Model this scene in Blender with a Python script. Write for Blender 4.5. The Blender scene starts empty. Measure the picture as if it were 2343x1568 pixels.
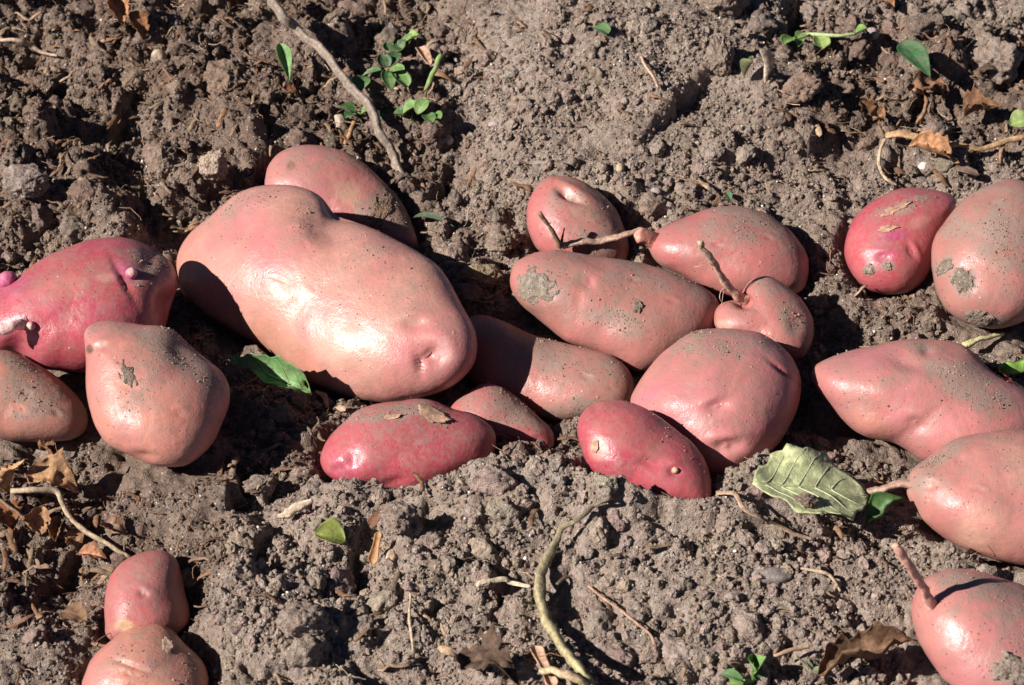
import bpy, bmesh, math, random
import numpy as np
from mathutils import Vector

random.seed(7)
RNG = np.random.default_rng(11)
S = bpy.context.scene
COL = S.collection

# ------------------------------------------------------------------ camera
PITCH = math.radians(40.0)
DIST = 1.50
FOCAL, SENSOR = 60.0, 23.6
WIN = SENSOR / FOCAL
CP, SP = math.cos(PITCH), math.sin(PITCH)
CAM = np.array([0.0, -DIST * CP, DIST * SP])
FWD = np.array([0.0, CP, -SP]); UPV = np.array([0.0, SP, CP]); RGT = np.array([1.0, 0.0, 0.0])
cam_data = bpy.data.cameras.new('camera')
cam = bpy.data.objects.new('camera', cam_data); COL.objects.link(cam)
cam.location = CAM
cam.rotation_euler = (math.pi / 2 - PITCH, 0, 0)
cam_data.lens = FOCAL; cam_data.sensor_width = SENSOR
cam_data.clip_start = 0.05; cam_data.clip_end = 500
cam_data.dof.use_dof = True
cam_data.dof.focus_distance = 1.46
cam_data.dof.aperture_fstop = 13
S.camera = cam

# ------------------------------------------------------------------ light
SUN_EL, SUN_AZ = math.radians(36), math.radians(21)
SUND = np.array([-math.cos(SUN_EL) * math.cos(SUN_AZ), -math.cos(SUN_EL) * math.sin(SUN_AZ), math.sin(SUN_EL)])
world = bpy.data.worlds.new('World'); S.world = world; world.use_nodes = True
wn = world.node_tree
sky = wn.nodes.new('ShaderNodeTexSky'); sky.sky_type = 'NISHITA'; sky.sun_disc = False; sky.altitude = 1500; sky.air_density = 0.35; sky.dust_density = 0.05; sky.ozone_density = 1.0
sky.sun_elevation = SUN_EL; sky.sun_rotation = math.atan2(SUND[0], SUND[1])
wn.links.new(sky.outputs[0], wn.nodes['Background'].inputs[0])
wn.nodes['Background'].inputs[1].default_value = 0.05
sl = bpy.data.lights.new('sun', 'SUN'); sl.energy = 5.0; sl.angle = math.radians(0.53); sl.color = (1.0, 0.956, 0.90)
sun = bpy.data.objects.new('sun', sl); COL.objects.link(sun)
sun.rotation_euler = Vector(SUND).to_track_quat('Z', 'Y').to_euler()
S.view_settings.view_transform = 'Standard'; S.view_settings.look = 'None'
S.view_settings.exposure = 0.85; S.view_settings.gamma = 1.0; S.view_settings.use_curve_mapping = False
S.render.engine = 'CYCLES'
S.cycles.max_bounces = 5; S.cycles.diffuse_bounces = 2; S.cycles.glossy_bounces = 2; S.cycles.transmission_bounces = 3

# ------------------------------------------------------------------ numpy noise
def _h(ix, iy, iz, seed):
    with np.errstate(over='ignore'):
        n = (ix.astype(np.int64) * 374761393 + iy.astype(np.int64) * 668265263 + iz.astype(np.int64) * 2147483647 + seed * 1274126177) & 0xFFFFFFFF
        n = ((n ^ (n >> 13)) * 1274126177) & 0xFFFFFFFF
        n = ((n ^ (n >> 15)) * 2246822519) & 0xFFFFFFFF
        return (n ^ (n >> 16)) & 0xFFFFFFFF
def _r(ix, iy, iz, seed): return _h(ix, iy, iz, seed) / 4294967295.0
def noise3(p, seed=0):
    p = np.asarray(p, float); f = np.floor(p).astype(np.int64); t = p - f
    w = t * t * t * (t * (t * 6 - 15) + 10)
    out = np.zeros(p.shape[0])
    for dx in (0, 1):
        for dy in (0, 1):
            for dz in (0, 1):
                h = _h(f[:, 0] + dx, f[:, 1] + dy, f[:, 2] + dz, seed)
                gx = ((h & 1023) / 511.5 - 1); gy = (((h >> 10) & 1023) / 511.5 - 1); gz = (((h >> 20) & 1023) / 511.5 - 1)
                g = gx * (t[:, 0] - dx) + gy * (t[:, 1] - dy) + gz * (t[:, 2] - dz)
                out += g * (w[:, 0] if dx else 1 - w[:, 0]) * (w[:, 1] if dy else 1 - w[:, 1]) * (w[:, 2] if dz else 1 - w[:, 2])
    return out * 1.3
def noise2(x, y, seed=0):
    f = np.stack([x, y, np.full_like(x, 0.37)], 1)
    return noise3(f, seed)
def fbm2(x, y, seed=0, octv=3):
    a, s, o = 1.0, 1.0, 0
    for i in range(octv):
        o = o + a * noise2(x * s + 17.3 * i, y * s - 9.1 * i, seed + i); a *= 0.5; s *= 2.03
    return o
def worley2(x, y, seed=0):
    ix = np.floor(x).astype(np.int64); iy = np.floor(y).astype(np.int64); z = np.zeros_like(ix)
    best = np.full(x.shape, 9.0); bid = np.zeros(x.shape)
    for dx in (-1, 0, 1):
        for dy in (-1, 0, 1):
            cx, cy = ix + dx, iy + dy
            px = cx + _r(cx, cy, z, seed); py = cy + _r(cx, cy, z, seed + 1)
            d = (px - x) ** 2 + (py - y) ** 2
            m = d < best
            best = np.where(m, d, best); bid = np.where(m, _r(cx, cy, z, seed + 2), bid)
    return np.sqrt(best), bid
def sstep(a, b, x):
    t = np.clip((x - a) / (b - a), 0, 1); return t * t * (3 - 2 * t)

# ------------------------------------------------------------------ projection helpers (u,v = photo position on a 2342 x 1568 scale)
def raydir(u, v):
    X = (np.asarray(u, float) - 1171) / 2342 * WIN; Y = (784 - np.asarray(v, float)) / 2342 * WIN
    return X, Y
def on_plane(u, v, z=0.0):
    X, Y = raydir(u, v)
    d = FWD + X * RGT + Y * UPV
    t = (z - CAM[2]) / d[2]
    return CAM + t * d
def project(P):
    q = np.asarray(P) - CAM
    d = q @ FWD
    return 1171 + (q @ RGT) / d / WIN * 2342, 784 - (q @ UPV) / d / WIN * 2342, d

# ------------------------------------------------------------------ object helpers
def tag(o, label=None, cat=None, group=None, kind=None):
    if label: o['label'] = label
    if cat: o['category'] = cat
    if group: o['group'] = group
    if kind: o['kind'] = kind
    return o
def mesh_np(name, V, F, mat=None, parent=None, smooth=True, attrs=None, origin=None):
    """V (n,3), F (m,3) or (m,4) int array, or list of those"""
    V = np.asarray(V, np.float64)
    if origin is None: origin = np.zeros(3)
    Fs = F if isinstance(F, list) else [F]
    Fs = [np.asarray(f, np.int32) for f in Fs if len(f)]
    me = bpy.data.meshes.new(name)
    me.vertices.add(len(V)); me.vertices.foreach_set('co', (V - origin).astype(np.float32).ravel())
    nl = sum(f.size for f in Fs); npoly = sum(len(f) for f in Fs)
    me.loops.add(nl); me.polygons.add(npoly)
    me.loops.foreach_set('vertex_index', np.concatenate([f.ravel() for f in Fs]))
    tot = np.concatenate([np.full(len(f), f.shape[1], np.int32) for f in Fs])
    st = np.concatenate([[0], np.cumsum(tot)[:-1]]).astype(np.int32)
    me.polygons.foreach_set('loop_start', st)
    if smooth is not None:
        me.polygons.foreach_set('use_smooth', np.full(npoly, bool(smooth)))
    if attrs:
        for an, av in attrs.items():
            if av.ndim == 1:
                a = me.attributes.new(an, 'FLOAT', 'POINT'); a.data.foreach_set('value', av.astype(np.float32))
            else:
                a = me.attributes.new(an, 'FLOAT_COLOR', 'POINT')
                c = np.ones((len(V), 4), np.float32); c[:, :3] = av
                a.data.foreach_set('color', c.ravel())
    me.update(calc_edges=True); me.validate()
    if mat: me.materials.append(mat)
    o = bpy.data.objects.new(name, me); COL.objects.link(o)
    o.location = origin
    if parent is not None:
        o.parent = parent
        o.location = origin - np.array(parent.location)
    return o
def empty(name, loc):
    o = bpy.data.objects.new(name, None); COL.objects.link(o); o.location = loc; o.empty_display_size = 0.01
    return o

# ------------------------------------------------------------------ materials
class NT:
    def __init__(s, name):
        s.m = bpy.data.materials.new(name); s.m.use_nodes = True
        s.t = s.m.node_tree; s.b = s.t.nodes['Principled BSDF']; s.out = s.t.nodes['Material Output']
    def n(s, typ, **kw):
        nd = s.t.nodes.new(typ)
        for k, v in kw.items():
            if k.startswith('i_'): nd.inputs[k[2:].replace('_', ' ')].default_value = v
            else: setattr(nd, k, v)
        return nd
    def l(s, a, b): s.t.links.new(a, b)
    def attr(s, name, out='Color'): return s.n('ShaderNodeAttribute', attribute_name=name).outputs[out]
    def coord(s): return s.n('ShaderNodeTexCoord').outputs['Object']
    def noise(s, scale, detail=2, rough=0.5, vec=None):
        nd = s.n('ShaderNodeTexNoise'); nd.inputs['Scale'].default_value = scale; nd.inputs['Detail'].default_value = detail; nd.inputs['Roughness'].default_value = rough
        if vec is not None: s.l(vec, nd.inputs['Vector'])
        return nd.outputs['Fac']
    def vor(s, scale, vec=None, out='Distance'):
        nd = s.n('ShaderNodeTexVoronoi'); nd.inputs['Scale'].default_value = scale
        if vec is not None: s.l(vec, nd.inputs['Vector'])
        return nd.outputs[out]
    def ramp(s, fac, a, b, c0=0.0, c1=1.0):
        nd = s.n('ShaderNodeMapRange', interpolation_type='SMOOTHSTEP'); s.l(fac, nd.inputs[0])
        nd.inputs[1].default_value = a; nd.inputs[2].default_value = b; nd.inputs[3].default_value = c0; nd.inputs[4].default_value = c1
        return nd.outputs[0]
    def math(s, op, a, b=None):
        nd = s.n('ShaderNodeMath', operation=op)
        for i, x in enumerate((a, b)):
            if x is None: continue
            if isinstance(x, (int, float)): nd.inputs[i].default_value = x
            else: s.l(x, nd.inputs[i])
        return nd.outputs[0]
    def mix(s, fac, a, b, mode='MIX'):
        nd = s.n('ShaderNodeMix', data_type='RGBA', blend_type=mode)
        for i, x in ((0, fac), (6, a), (7, b)):
            if isinstance(x, (int, float)): nd.inputs[i].default_value = x
            elif isinstance(x, tuple): nd.inputs[i].default_value = (*x, 1)
            else: s.l(x, nd.inputs[i])
        return nd.outputs[2]
    def bump(s, h, dist, strength=1.0, prev=None):
        nd = s.n('ShaderNodeBump'); nd.inputs['Distance'].default_value = dist; nd.inputs['Strength'].default_value = strength
        s.l(h, nd.inputs['Height'])
        if prev is not None: s.l(prev, nd.inputs['Normal'])
        return nd.outputs[0]

def soil_material(name='soil', instanced=False):
    k = NT(name); c = k.n('ShaderNodeNewGeometry').outputs['Position']
    at = k.n('ShaderNodeAttribute', attribute_name='col', attribute_type='INSTANCER' if instanced else 'GEOMETRY'); base = at.outputs['Color']
    n1 = k.noise(260, 4, 0.65, c); n2 = k.noise(70, 3, 0.6, c); n3 = k.noise(1500, 2, 0.6, c)
    col = k.mix(k.ramp(n1, 0.3, 0.7), k.mix(1.0, base, (0.66, 0.61, 0.57), 'MULTIPLY'), k.mix(1.0, base, (1.25, 1.24, 1.22), 'MULTIPLY'))
    col = k.mix(k.ramp(n2, 0.35, 0.65, 0.0, 0.45), col, k.mix(1.0, base, (1.08, 0.98, 0.88), 'MULTIPLY'))
    # sand grains: pale, buff and dark
    v = k.n('ShaderNodeTexVoronoi'); v.inputs['Scale'].default_value = 850; k.l(c, v.inputs['Vector'])
    rnd = k.n('ShaderNodeSeparateColor'); k.l(v.outputs['Color'], rnd.inputs[0])
    pale = k.math('MULTIPLY', k.ramp(rnd.outputs[0], 0.93, 0.95), k.ramp(v.outputs['Distance'], 0.45, 0.30))
    dark = k.math('MULTIPLY', k.ramp(rnd.outputs[1], 0.88, 0.90), k.ramp(v.outputs['Distance'], 0.45, 0.30))
    col = k.mix(k.math('MULTIPLY', pale, 0.8), col, (0.50, 0.46, 0.42))
    col = k.mix(k.math('MULTIPLY', dark, 0.7), col, (0.045, 0.03, 0.022))
    k.l(col, k.b.inputs['Base Color'])
    k.b.inputs['Roughness'].default_value = 0.92; k.b.inputs['Specular IOR Level'].default_value = 0.25
    h = k.math('ADD', k.math('MULTIPLY', n1, 1.0), k.math('MULTIPLY', n3, 0.35))
    k.l(k.bump(h, 0.0032, 1.0), k.b.inputs['Normal'])
    return k.m
M_SOIL = soil_material(); M_SOIL_I = soil_material('loose_soil', True)

def skin_material():
    k = NT('potato_skin'); c = k.coord()
    base = k.attr('col'); dust = k.attr('dust', 'Fac')
    n1 = k.noise(38, 4, 0.6, c); n2 = k.noise(420, 3, 0.65, c); n3 = k.noise(1100, 2, 0.6, c)
    col = k.mix(k.ramp(n1, 0.3, 0.75), k.mix(1.0, base, (0.90, 0.84, 0.84), 'MULTIPLY'), k.mix(1.0, base, (1.04, 1.09, 1.08), 'MULTIPLY'))
    # blotches, russet netting
    n4 = k.noise(95, 5, 0.7, c)
    col = k.mix(k.ramp(n4, 0.42, 0.72, 0.0, 0.65), col, k.mix(1.0, col, (0.80, 0.92, 0.86), 'MULTIPLY'))
    col = k.mix(k.ramp(n4, 0.50, 0.28, 0.0, 0.5), col, k.mix(1.0, col, (1.10, 1.20, 1.16), 'MULTIPLY'))
    col = k.mix(k.ramp(n2, 0.46, 0.66, 0.0, 0.22), col, (0.34, 0.185, 0.15))
    # lenticels
    v = k.n('ShaderNodeTexVoronoi'); v.inputs['Scale'].default_value = 130; k.l(c, v.inputs['Vector'])
    rc = k.n('ShaderNodeSeparateColor'); k.l(v.outputs['Color'], rc.inputs[0])
    lent = k.math('MULTIPLY', k.ramp(v.outputs['Distance'], 0.13, 0.06), k.math('MULTIPLY', k.ramp(rc.outputs[0], 0.35, 0.9), k.ramp(n1, 0.40, 0.62)))
    col = k.mix(k.math('MULTIPLY', lent, 0.55), col, (0.62, 0.42, 0.30))
    # film of dust and painted shade, soil specks
    film = k.math('MULTIPLY', k.math('ADD', dust, 0.17), k.ramp(k.math('ADD', k.math('MULTIPLY', n4, 0.75), k.math('MULTIPLY', n2, 0.5)), 0.38, 0.82))
    col = k.mix(k.math('MINIMUM', k.math('MULTIPLY', film, 1.5), 0.9), col, (0.235, 0.160, 0.128))
    v2 = k.n('ShaderNodeTexVoronoi'); v2.inputs['Scale'].default_value = 900; k.l(c, v2.inputs['Vector'])
    rc2 = k.n('ShaderNodeSeparateColor'); k.l(v2.outputs['Color'], rc2.inputs[0])
    thr = k.math('SUBTRACT', 0.997, k.math('MULTIPLY', dust, 0.20))
    speck = k.math('MULTIPLY', k.math('GREATER_THAN', rc2.outputs[0], thr), k.ramp(v2.outputs['Distance'], 0.42, 0.25))
    spc = k.mix(k.ramp(rc2.outputs[1], 0.4, 0.8), (0.085, 0.06, 0.045), (0.36, 0.27, 0.19))
    col = k.mix(k.math('MULTIPLY', speck, 0.85), col, spc)
    k.l(col, k.b.inputs['Base Color'])
    ro = k.math('ADD', k.ramp(n4, 0.3, 0.7, 0.25, 0.37), k.math('MULTIPLY', film, 0.55))
    ro = k.math('ADD', ro, k.math('MULTIPLY', speck, 0.35))
    k.l(ro, k.b.inputs['Roughness'])
    k.b.inputs['Specular IOR Level'].default_value = 0.36
    k.b.inputs['Subsurface Weight'].default_value = 0.06
    k.b.inputs['Subsurface Radius'].default_value = (1.0, 0.35, 0.2)
    k.b.inputs['Subsurface Scale'].default_value = 0.003
    b1 = k.bump(k.math('ADD', n2, k.math('MULTIPLY', n3, 0.5)), 0.00024, 1.0)
    b2 = k.bump(k.math('ADD', k.math('MULTIPLY', lent, 0.6), speck), 0.0005, 1.0, b1)
    b3 = k.bump(n4, 0.0006, 0.6, b2)
    k.l(b3, k.b.inputs['Normal'])
    return k.m
M_SKIN = skin_material()

def plain_material(name, rough=0.6, vein=0.0, translucent=0.0, scale=200, contrast=0.35, spec=0.4, dusty=0.0):
    """colour comes from the 'col' attribute, with fibre/blotch noise on top"""
    k = NT(name); c = k.coord(); base = k.attr('col')
    n1 = k.noise(scale, 4, 0.65, c); n2 = k.noise(scale * 5, 2, 0.6, c)
    lo, hi = 1 - contrast, 1 + contrast
    col = k.mix(k.ramp(n1, 0.3, 0.7), k.mix(1.0, base, (lo, lo, lo), 'MULTIPLY'), k.mix(1.0, base, (hi, hi, hi), 'MULTIPLY'))
    if dusty: col = k.mix(k.ramp(k.noise(120, 5, 0.75, c), 0.35, 0.75, 0.0, dusty), col, (0.24, 0.19, 0.14))
    k.l(col, k.b.inputs['Base Color'])
    k.b.inputs['Roughness'].default_value = rough; k.b.inputs['Specular IOR Level'].default_value = spec
    nb = k.bump(k.math('ADD', n1, k.math('MULTIPLY', n2, 0.4)), 0.0008, 0.8)
    k.l(nb, k.b.inputs['Normal'])
    if translucent:
        tr = k.n('ShaderNodeBsdfTranslucent'); k.l(col, tr.inputs[0])
        mx = k.n('ShaderNodeMixShader'); mx.inputs[0].default_value = translucent
        k.l(k.b.outputs[0], mx.inputs[1]); k.l(tr.outputs[0], mx.inputs[2]); k.l(mx.outputs[0], k.out.inputs[0])
    return k.m
M_LEAF = plain_material('green_leaf', 0.5, translucent=0.25, scale=160, contrast=0.3, dusty=0.6)
M_DRY = plain_material('dry_plant', 0.8, scale=260, contrast=0.4, spec=0.2, translucent=0.08)
M_WOOD = plain_material('stem_bark', 0.75, scale=420, contrast=0.35, spec=0.25)
M_STONE = plain_material('stone', 0.6, scale=300, contrast=0.3)
M_SPROUT = plain_material('stolon_skin', 0.5, scale=300, contrast=0.22)

# ------------------------------------------------------------------ broad shape of the ground
BUMPS = [  # u, v (photo), height m, radius x, radius y
    (1350, 230, 0.040, 0.085, 0.080), (1750, 330, 0.020, 0.070, 0.050), (2150, 150, 0.022, 0.10, 0.06),
    (2085, 300, -0.012, 0.022, 0.020), (1500, 30, 0.02, 0.15, 0.06),
    (350, 250, 0.016, 0.12, 0.09), (130, 160, -0.016, 0.03, 0.035), (270, 330, -0.014, 0.035, 0.03), (880, 180, -0.012, 0.05, 0.04),
    (970, 430, -0.012, 0.04, 0.035), (60, 430, 0.010, 0.04, 0.04), (560, 330, 0.008, 0.05, 0.03),
    (1800, 1300, 0.008, 0.10, 0.04), (690, 1010, 0.010, 0.035, 0.03),
    (760, 1350, -0.016, 0.022, 0.022), (560, 1400, 0.012, 0.06, 0.04),
    (350, 1400, -0.020, 0.028, 0.05), (120, 1290, -0.014, 0.04, 0.03), (1700, 1400, 0.008, 0.09, 0.05), (1000, 1450, 0.006, 0.1, 0.04),
    (1200, 900, -0.010, 0.22, 0.06), (2080, 700, 0.004, 0.04, 0.03),
]
_B = [(on_plane(u, v)[:2], h, rx, ry) for u, v, h, rx, ry in BUMPS]
RIDGE = [(1180, 1185, 0.014, 0.080, 0.024), (1490, 1170, 0.033, 0.044, 0.022), (1660, 1215, 0.014, 0.05, 0.024), (840, 1160, 0.004, 0.04, 0.020), (460, 1240, 0.012, 0.026, 0.03)]
_R = [(on_plane(u, v)[:2], h, rx, ry) for u, v, h, rx, ry in RIDGE]
def macro(x, y, ridge=False):
    z = np.zeros_like(x)
    for c, h, rx, ry in (_B + _R if ridge else _B):
        z = z + h * np.exp(-0.5 * (((x - c[0]) / rx) ** 2 + ((y - c[1]) / ry) ** 2))
    return z

# ------------------------------------------------------------------ potatoes
NS, NTH = 42, 196
def closed_curve(pts, n):
    P = np.array(pts, float); m = len(P)
    out = []
    for i in range(m):
        p0, p1, p2, p3 = P[i - 1], P[i], P[(i + 1) % m], P[(i + 2) % m]
        t = np.linspace(0, 1, 24, endpoint=False)[:, None]
        out.append(0.5 * ((2 * p1) + (-p0 + p2) * t + (2 * p0 - 5 * p1 + 4 * p2 - p3) * t ** 2 + (-p0 + 3 * p1 - 3 * p2 + p3) * t ** 3))
    C = np.concatenate(out); C = np.vstack([C, C[:1]])
    s = np.concatenate([[0], np.cumsum(np.hypot(*np.diff(C, axis=0).T))])
    q = np.linspace(0, s[-1], n, endpoint=False)
    R = np.stack([np.interp(q, s, C[:, 0]), np.interp(q, s, C[:, 1])], 1)
    for _ in range(2):
        R = 0.25 * np.roll(R, 1, 0) + 0.5 * R + 0.25 * np.roll(R, -1, 0)
    return R
def _topology():
    idx = lambda k, j: 1 + (k - 1) * NTH + (j % NTH)
    j = np.arange(NTH)
    fan = np.stack([np.zeros(NTH, int), idx(1, j), idx(1, j + 1)], 1)
    quads = np.concatenate([np.stack([idx(k, j), idx(k + 1, j), idx(k + 1, j + 1), idx(k, j + 1)], 1) for k in range(1, NS)])
    return fan, quads
FAN, QUADS = _topology()
TRIS = np.concatenate([FAN, QUADS[:, [0, 1, 2]], QUADS[:, [0, 2, 3]]])
NV = 1 + NS * NTH
RIM = np.arange(1 + (NS - 1) * NTH, NV)
SK = np.sin(np.pi / 2 * np.arange(1, NS + 1) / NS)

def inflate(Q):
    """Q: disc mesh in the plane; returns half thickness from a Poisson membrane"""
    a, b, c = Q[TRIS[:, 0]], Q[TRIS[:, 1]], Q[TRIS[:, 2]]
    ar = 0.5 * np.abs((b[:, 0] - a[:, 0]) * (c[:, 1] - a[:, 1]) - (b[:, 1] - a[:, 1]) * (c[:, 0] - a[:, 0])) + 1e-16
    mass = np.zeros(NV)
    I, J, W = [], [], []
    for i, j, k in ((0, 1, 2), (1, 2, 0), (2, 0, 1)):
        p, q, r = Q[TRIS[:, i]], Q[TRIS[:, j]], Q[TRIS[:, k]]
        w = 0.5 * ((p - r) * (q - r)).sum(1) / (2 * ar)
        w = np.maximum(w, 1e-6)
        I += [TRIS[:, i], TRIS[:, j]]; J += [TRIS[:, j], TRIS[:, i]]; W += [w, w]
        mass += np.bincount(TRIS[:, i], ar / 3, NV)
    I, J, W = map(np.concatenate, (I, J, W))
    diag = np.bincount(I, W, NV)
    free = np.ones(NV); free[RIM] = 0
    A = lambda x: free * (diag * x - np.bincount(I, W * x[J], NV))
    x = np.zeros(NV); r = free * mass; z = r / diag; p = z.copy(); rz = r @ z
    for it in range(900):
        Ap = A(p); al = rz / (p @ Ap); x += al * p; r -= al * Ap
        if it % 20 == 0 and np.abs(r).max() < 1e-13: break
        z = r / diag; rz2 = r @ z; p = z + rz2 / rz * p; rz = rz2
    return np.maximum(x, 0)

def vnormals(V, tris):
    n = np.cross(V[tris[:, 1]] - V[tris[:, 0]], V[tris[:, 2]] - V[tris[:, 0]])
    N = np.zeros_like(V)
    for i in range(3):
        for a in range(3):
            N[:, a] += np.bincount(tris[:, i], n[:, a], len(V))
    return N / (np.linalg.norm(N, axis=1, keepdims=True) + 1e-12)

# mesh index of the back side: same disc, rim shared
BACKMAP = np.arange(NV) + NV; BACKMAP[RIM] = RIM
_used = np.concatenate([np.arange(NV), BACKMAP[np.setdiff1d(np.arange(NV), RIM)]])
REMAP = np.full(2 * NV, -1); REMAP[_used] = np.arange(len(_used))
P_TRI = [FAN[:, ::-1], REMAP[BACKMAP[FAN]]]
P_QUAD = [QUADS[:, ::-1], REMAP[BACKMAP[QUADS]]]
# orientation: outline points run clockwise in the photo, so the front faces need checking at build time
class Potato: pass

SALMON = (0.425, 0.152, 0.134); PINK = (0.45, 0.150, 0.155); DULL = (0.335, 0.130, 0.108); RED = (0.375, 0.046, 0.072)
MAG = (0.39, 0.045, 0.110); BOUNCE_ORANGE = (0.46, 0.19, 0.112); ROSY = (0.41, 0.108, 0.108); PALE = (0.56, 0.37, 0.28); FLESH = (0.50, 0.207, 0.188)  # the orange is warm bounce light painted on lower sides

def build_body(outline, k=-0.36, thick=0.95, center=None, seed=0, lump=1.0, feats=(), dC=1.5, cache=None, kx=0.0):
    """returns V(front disc), V(back disc) in world space for centre depth dC"""
    C2 = closed_curve(outline, NTH)
    if center is None:
        x, y = C2[:, 0], C2[:, 1]; x1, y1 = np.roll(x, -1), np.roll(y, -1); cr = x * y1 - x1 * y
        A = cr.sum() / 2; center = (((x + x1) * cr).sum() / (6 * A), ((y + y1) * cr).sum() / (6 * A))
    X, Y = raydir(C2[:, 0], C2[:, 1]); Xc, Yc = raydir(*center)
    yC = Yc * dC
    xC = Xc * dC
    dep = (dC + k * yC + kx * xC) / (1 + k * Y + kx * X)
    rim = np.stack([X * dep - Xc * dC, Y * dep - yC], 1)
    Q = np.concatenate([[[0, 0]]] + [s * rim for s in SK])
    if cache is None: cache = {}
    if 'u' not in cache: cache['u'] = inflate(Q)
    u = cache['u']
    # inner radius of the outline
    umax = u.max()
    # use the widest inscribed disc: for a disc u = R^2/4
    qs = Q[::9]
    inr = np.hypot(rim[None, :, 0] - qs[:, None, 0], rim[None, :, 1] - qs[:, None, 1]).min(1).max()
    T = thick * inr
    z = T * np.sqrt(u / umax)
    z[RIM] = 0
    C = CAM + dC * (FWD + Xc * RGT + Yc * UPV)
    base = C + Q[:, :1] * RGT + Q[:, 1:] * UPV + (k * Q[:, 1:] + kx * Q[:, :1]) * (-FWD)
    F = base + z[:, None] * (-FWD); B = base - z[:, None] * (-FWD)
    return F, B, C, inr

def finish_body(F, B, seed, lump, feats):
    """lumps and eyes on the final position"""
    V = np.concatenate([F, B])[_used]
    tris = np.concatenate(P_TRI + [q[:, [0, 1, 2]] for q in P_QUAD] + [q[:, [0, 2, 3]] for q in P_QUAD])
    N = vnormals(V, tris)
    cen = V.mean(0)
    if ((V - cen) * N).sum() < 0:
        flip = True; N = -N
    else: flip = False
    o = np.array([seed * 3.1, seed * 1.7, seed * 0.9])
    d = 0.0011 * lump * noise3((V - cen) * 26 + o, seed) + 0.0006 * lump * noise3((V - cen) * 60 + o, seed + 5) + 0.00016 * noise3((V - cen) * 230 + o, seed + 9)
    front = np.zeros(len(V), bool); front[:NV] = True
    u, v, _ = project(V)
    for f in feats:
        kind, fu, fv, ru, rv, rot, amt = f[:7]
        cr, sr = math.cos(math.radians(rot)), math.sin(math.radians(rot))
        du, dv = u - fu, v - fv
        a = (du * cr + dv * sr) / ru; b = (-du * sr + dv * cr) / rv
        r2 = a * a + b * b
        g = np.exp(-r2) * front
        if kind == 'dent': d = d - amt * g
        elif kind == 'eye':      # hollow with a raised brow on its upper side
            d = d - amt * g + 0.55 * amt * front * np.exp(-((a) ** 2 * 0.6 + ((b + 1.25) ** 2) * 1.6))
            d = d + 0.5 * amt * front * np.exp(-(r2 * 9))
        elif kind == 'slit': d = d - amt * front * np.exp(-(a ** 2 + (b * b)))
    V = V + N * d[:, None]
    return V, N, flip, front

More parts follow.
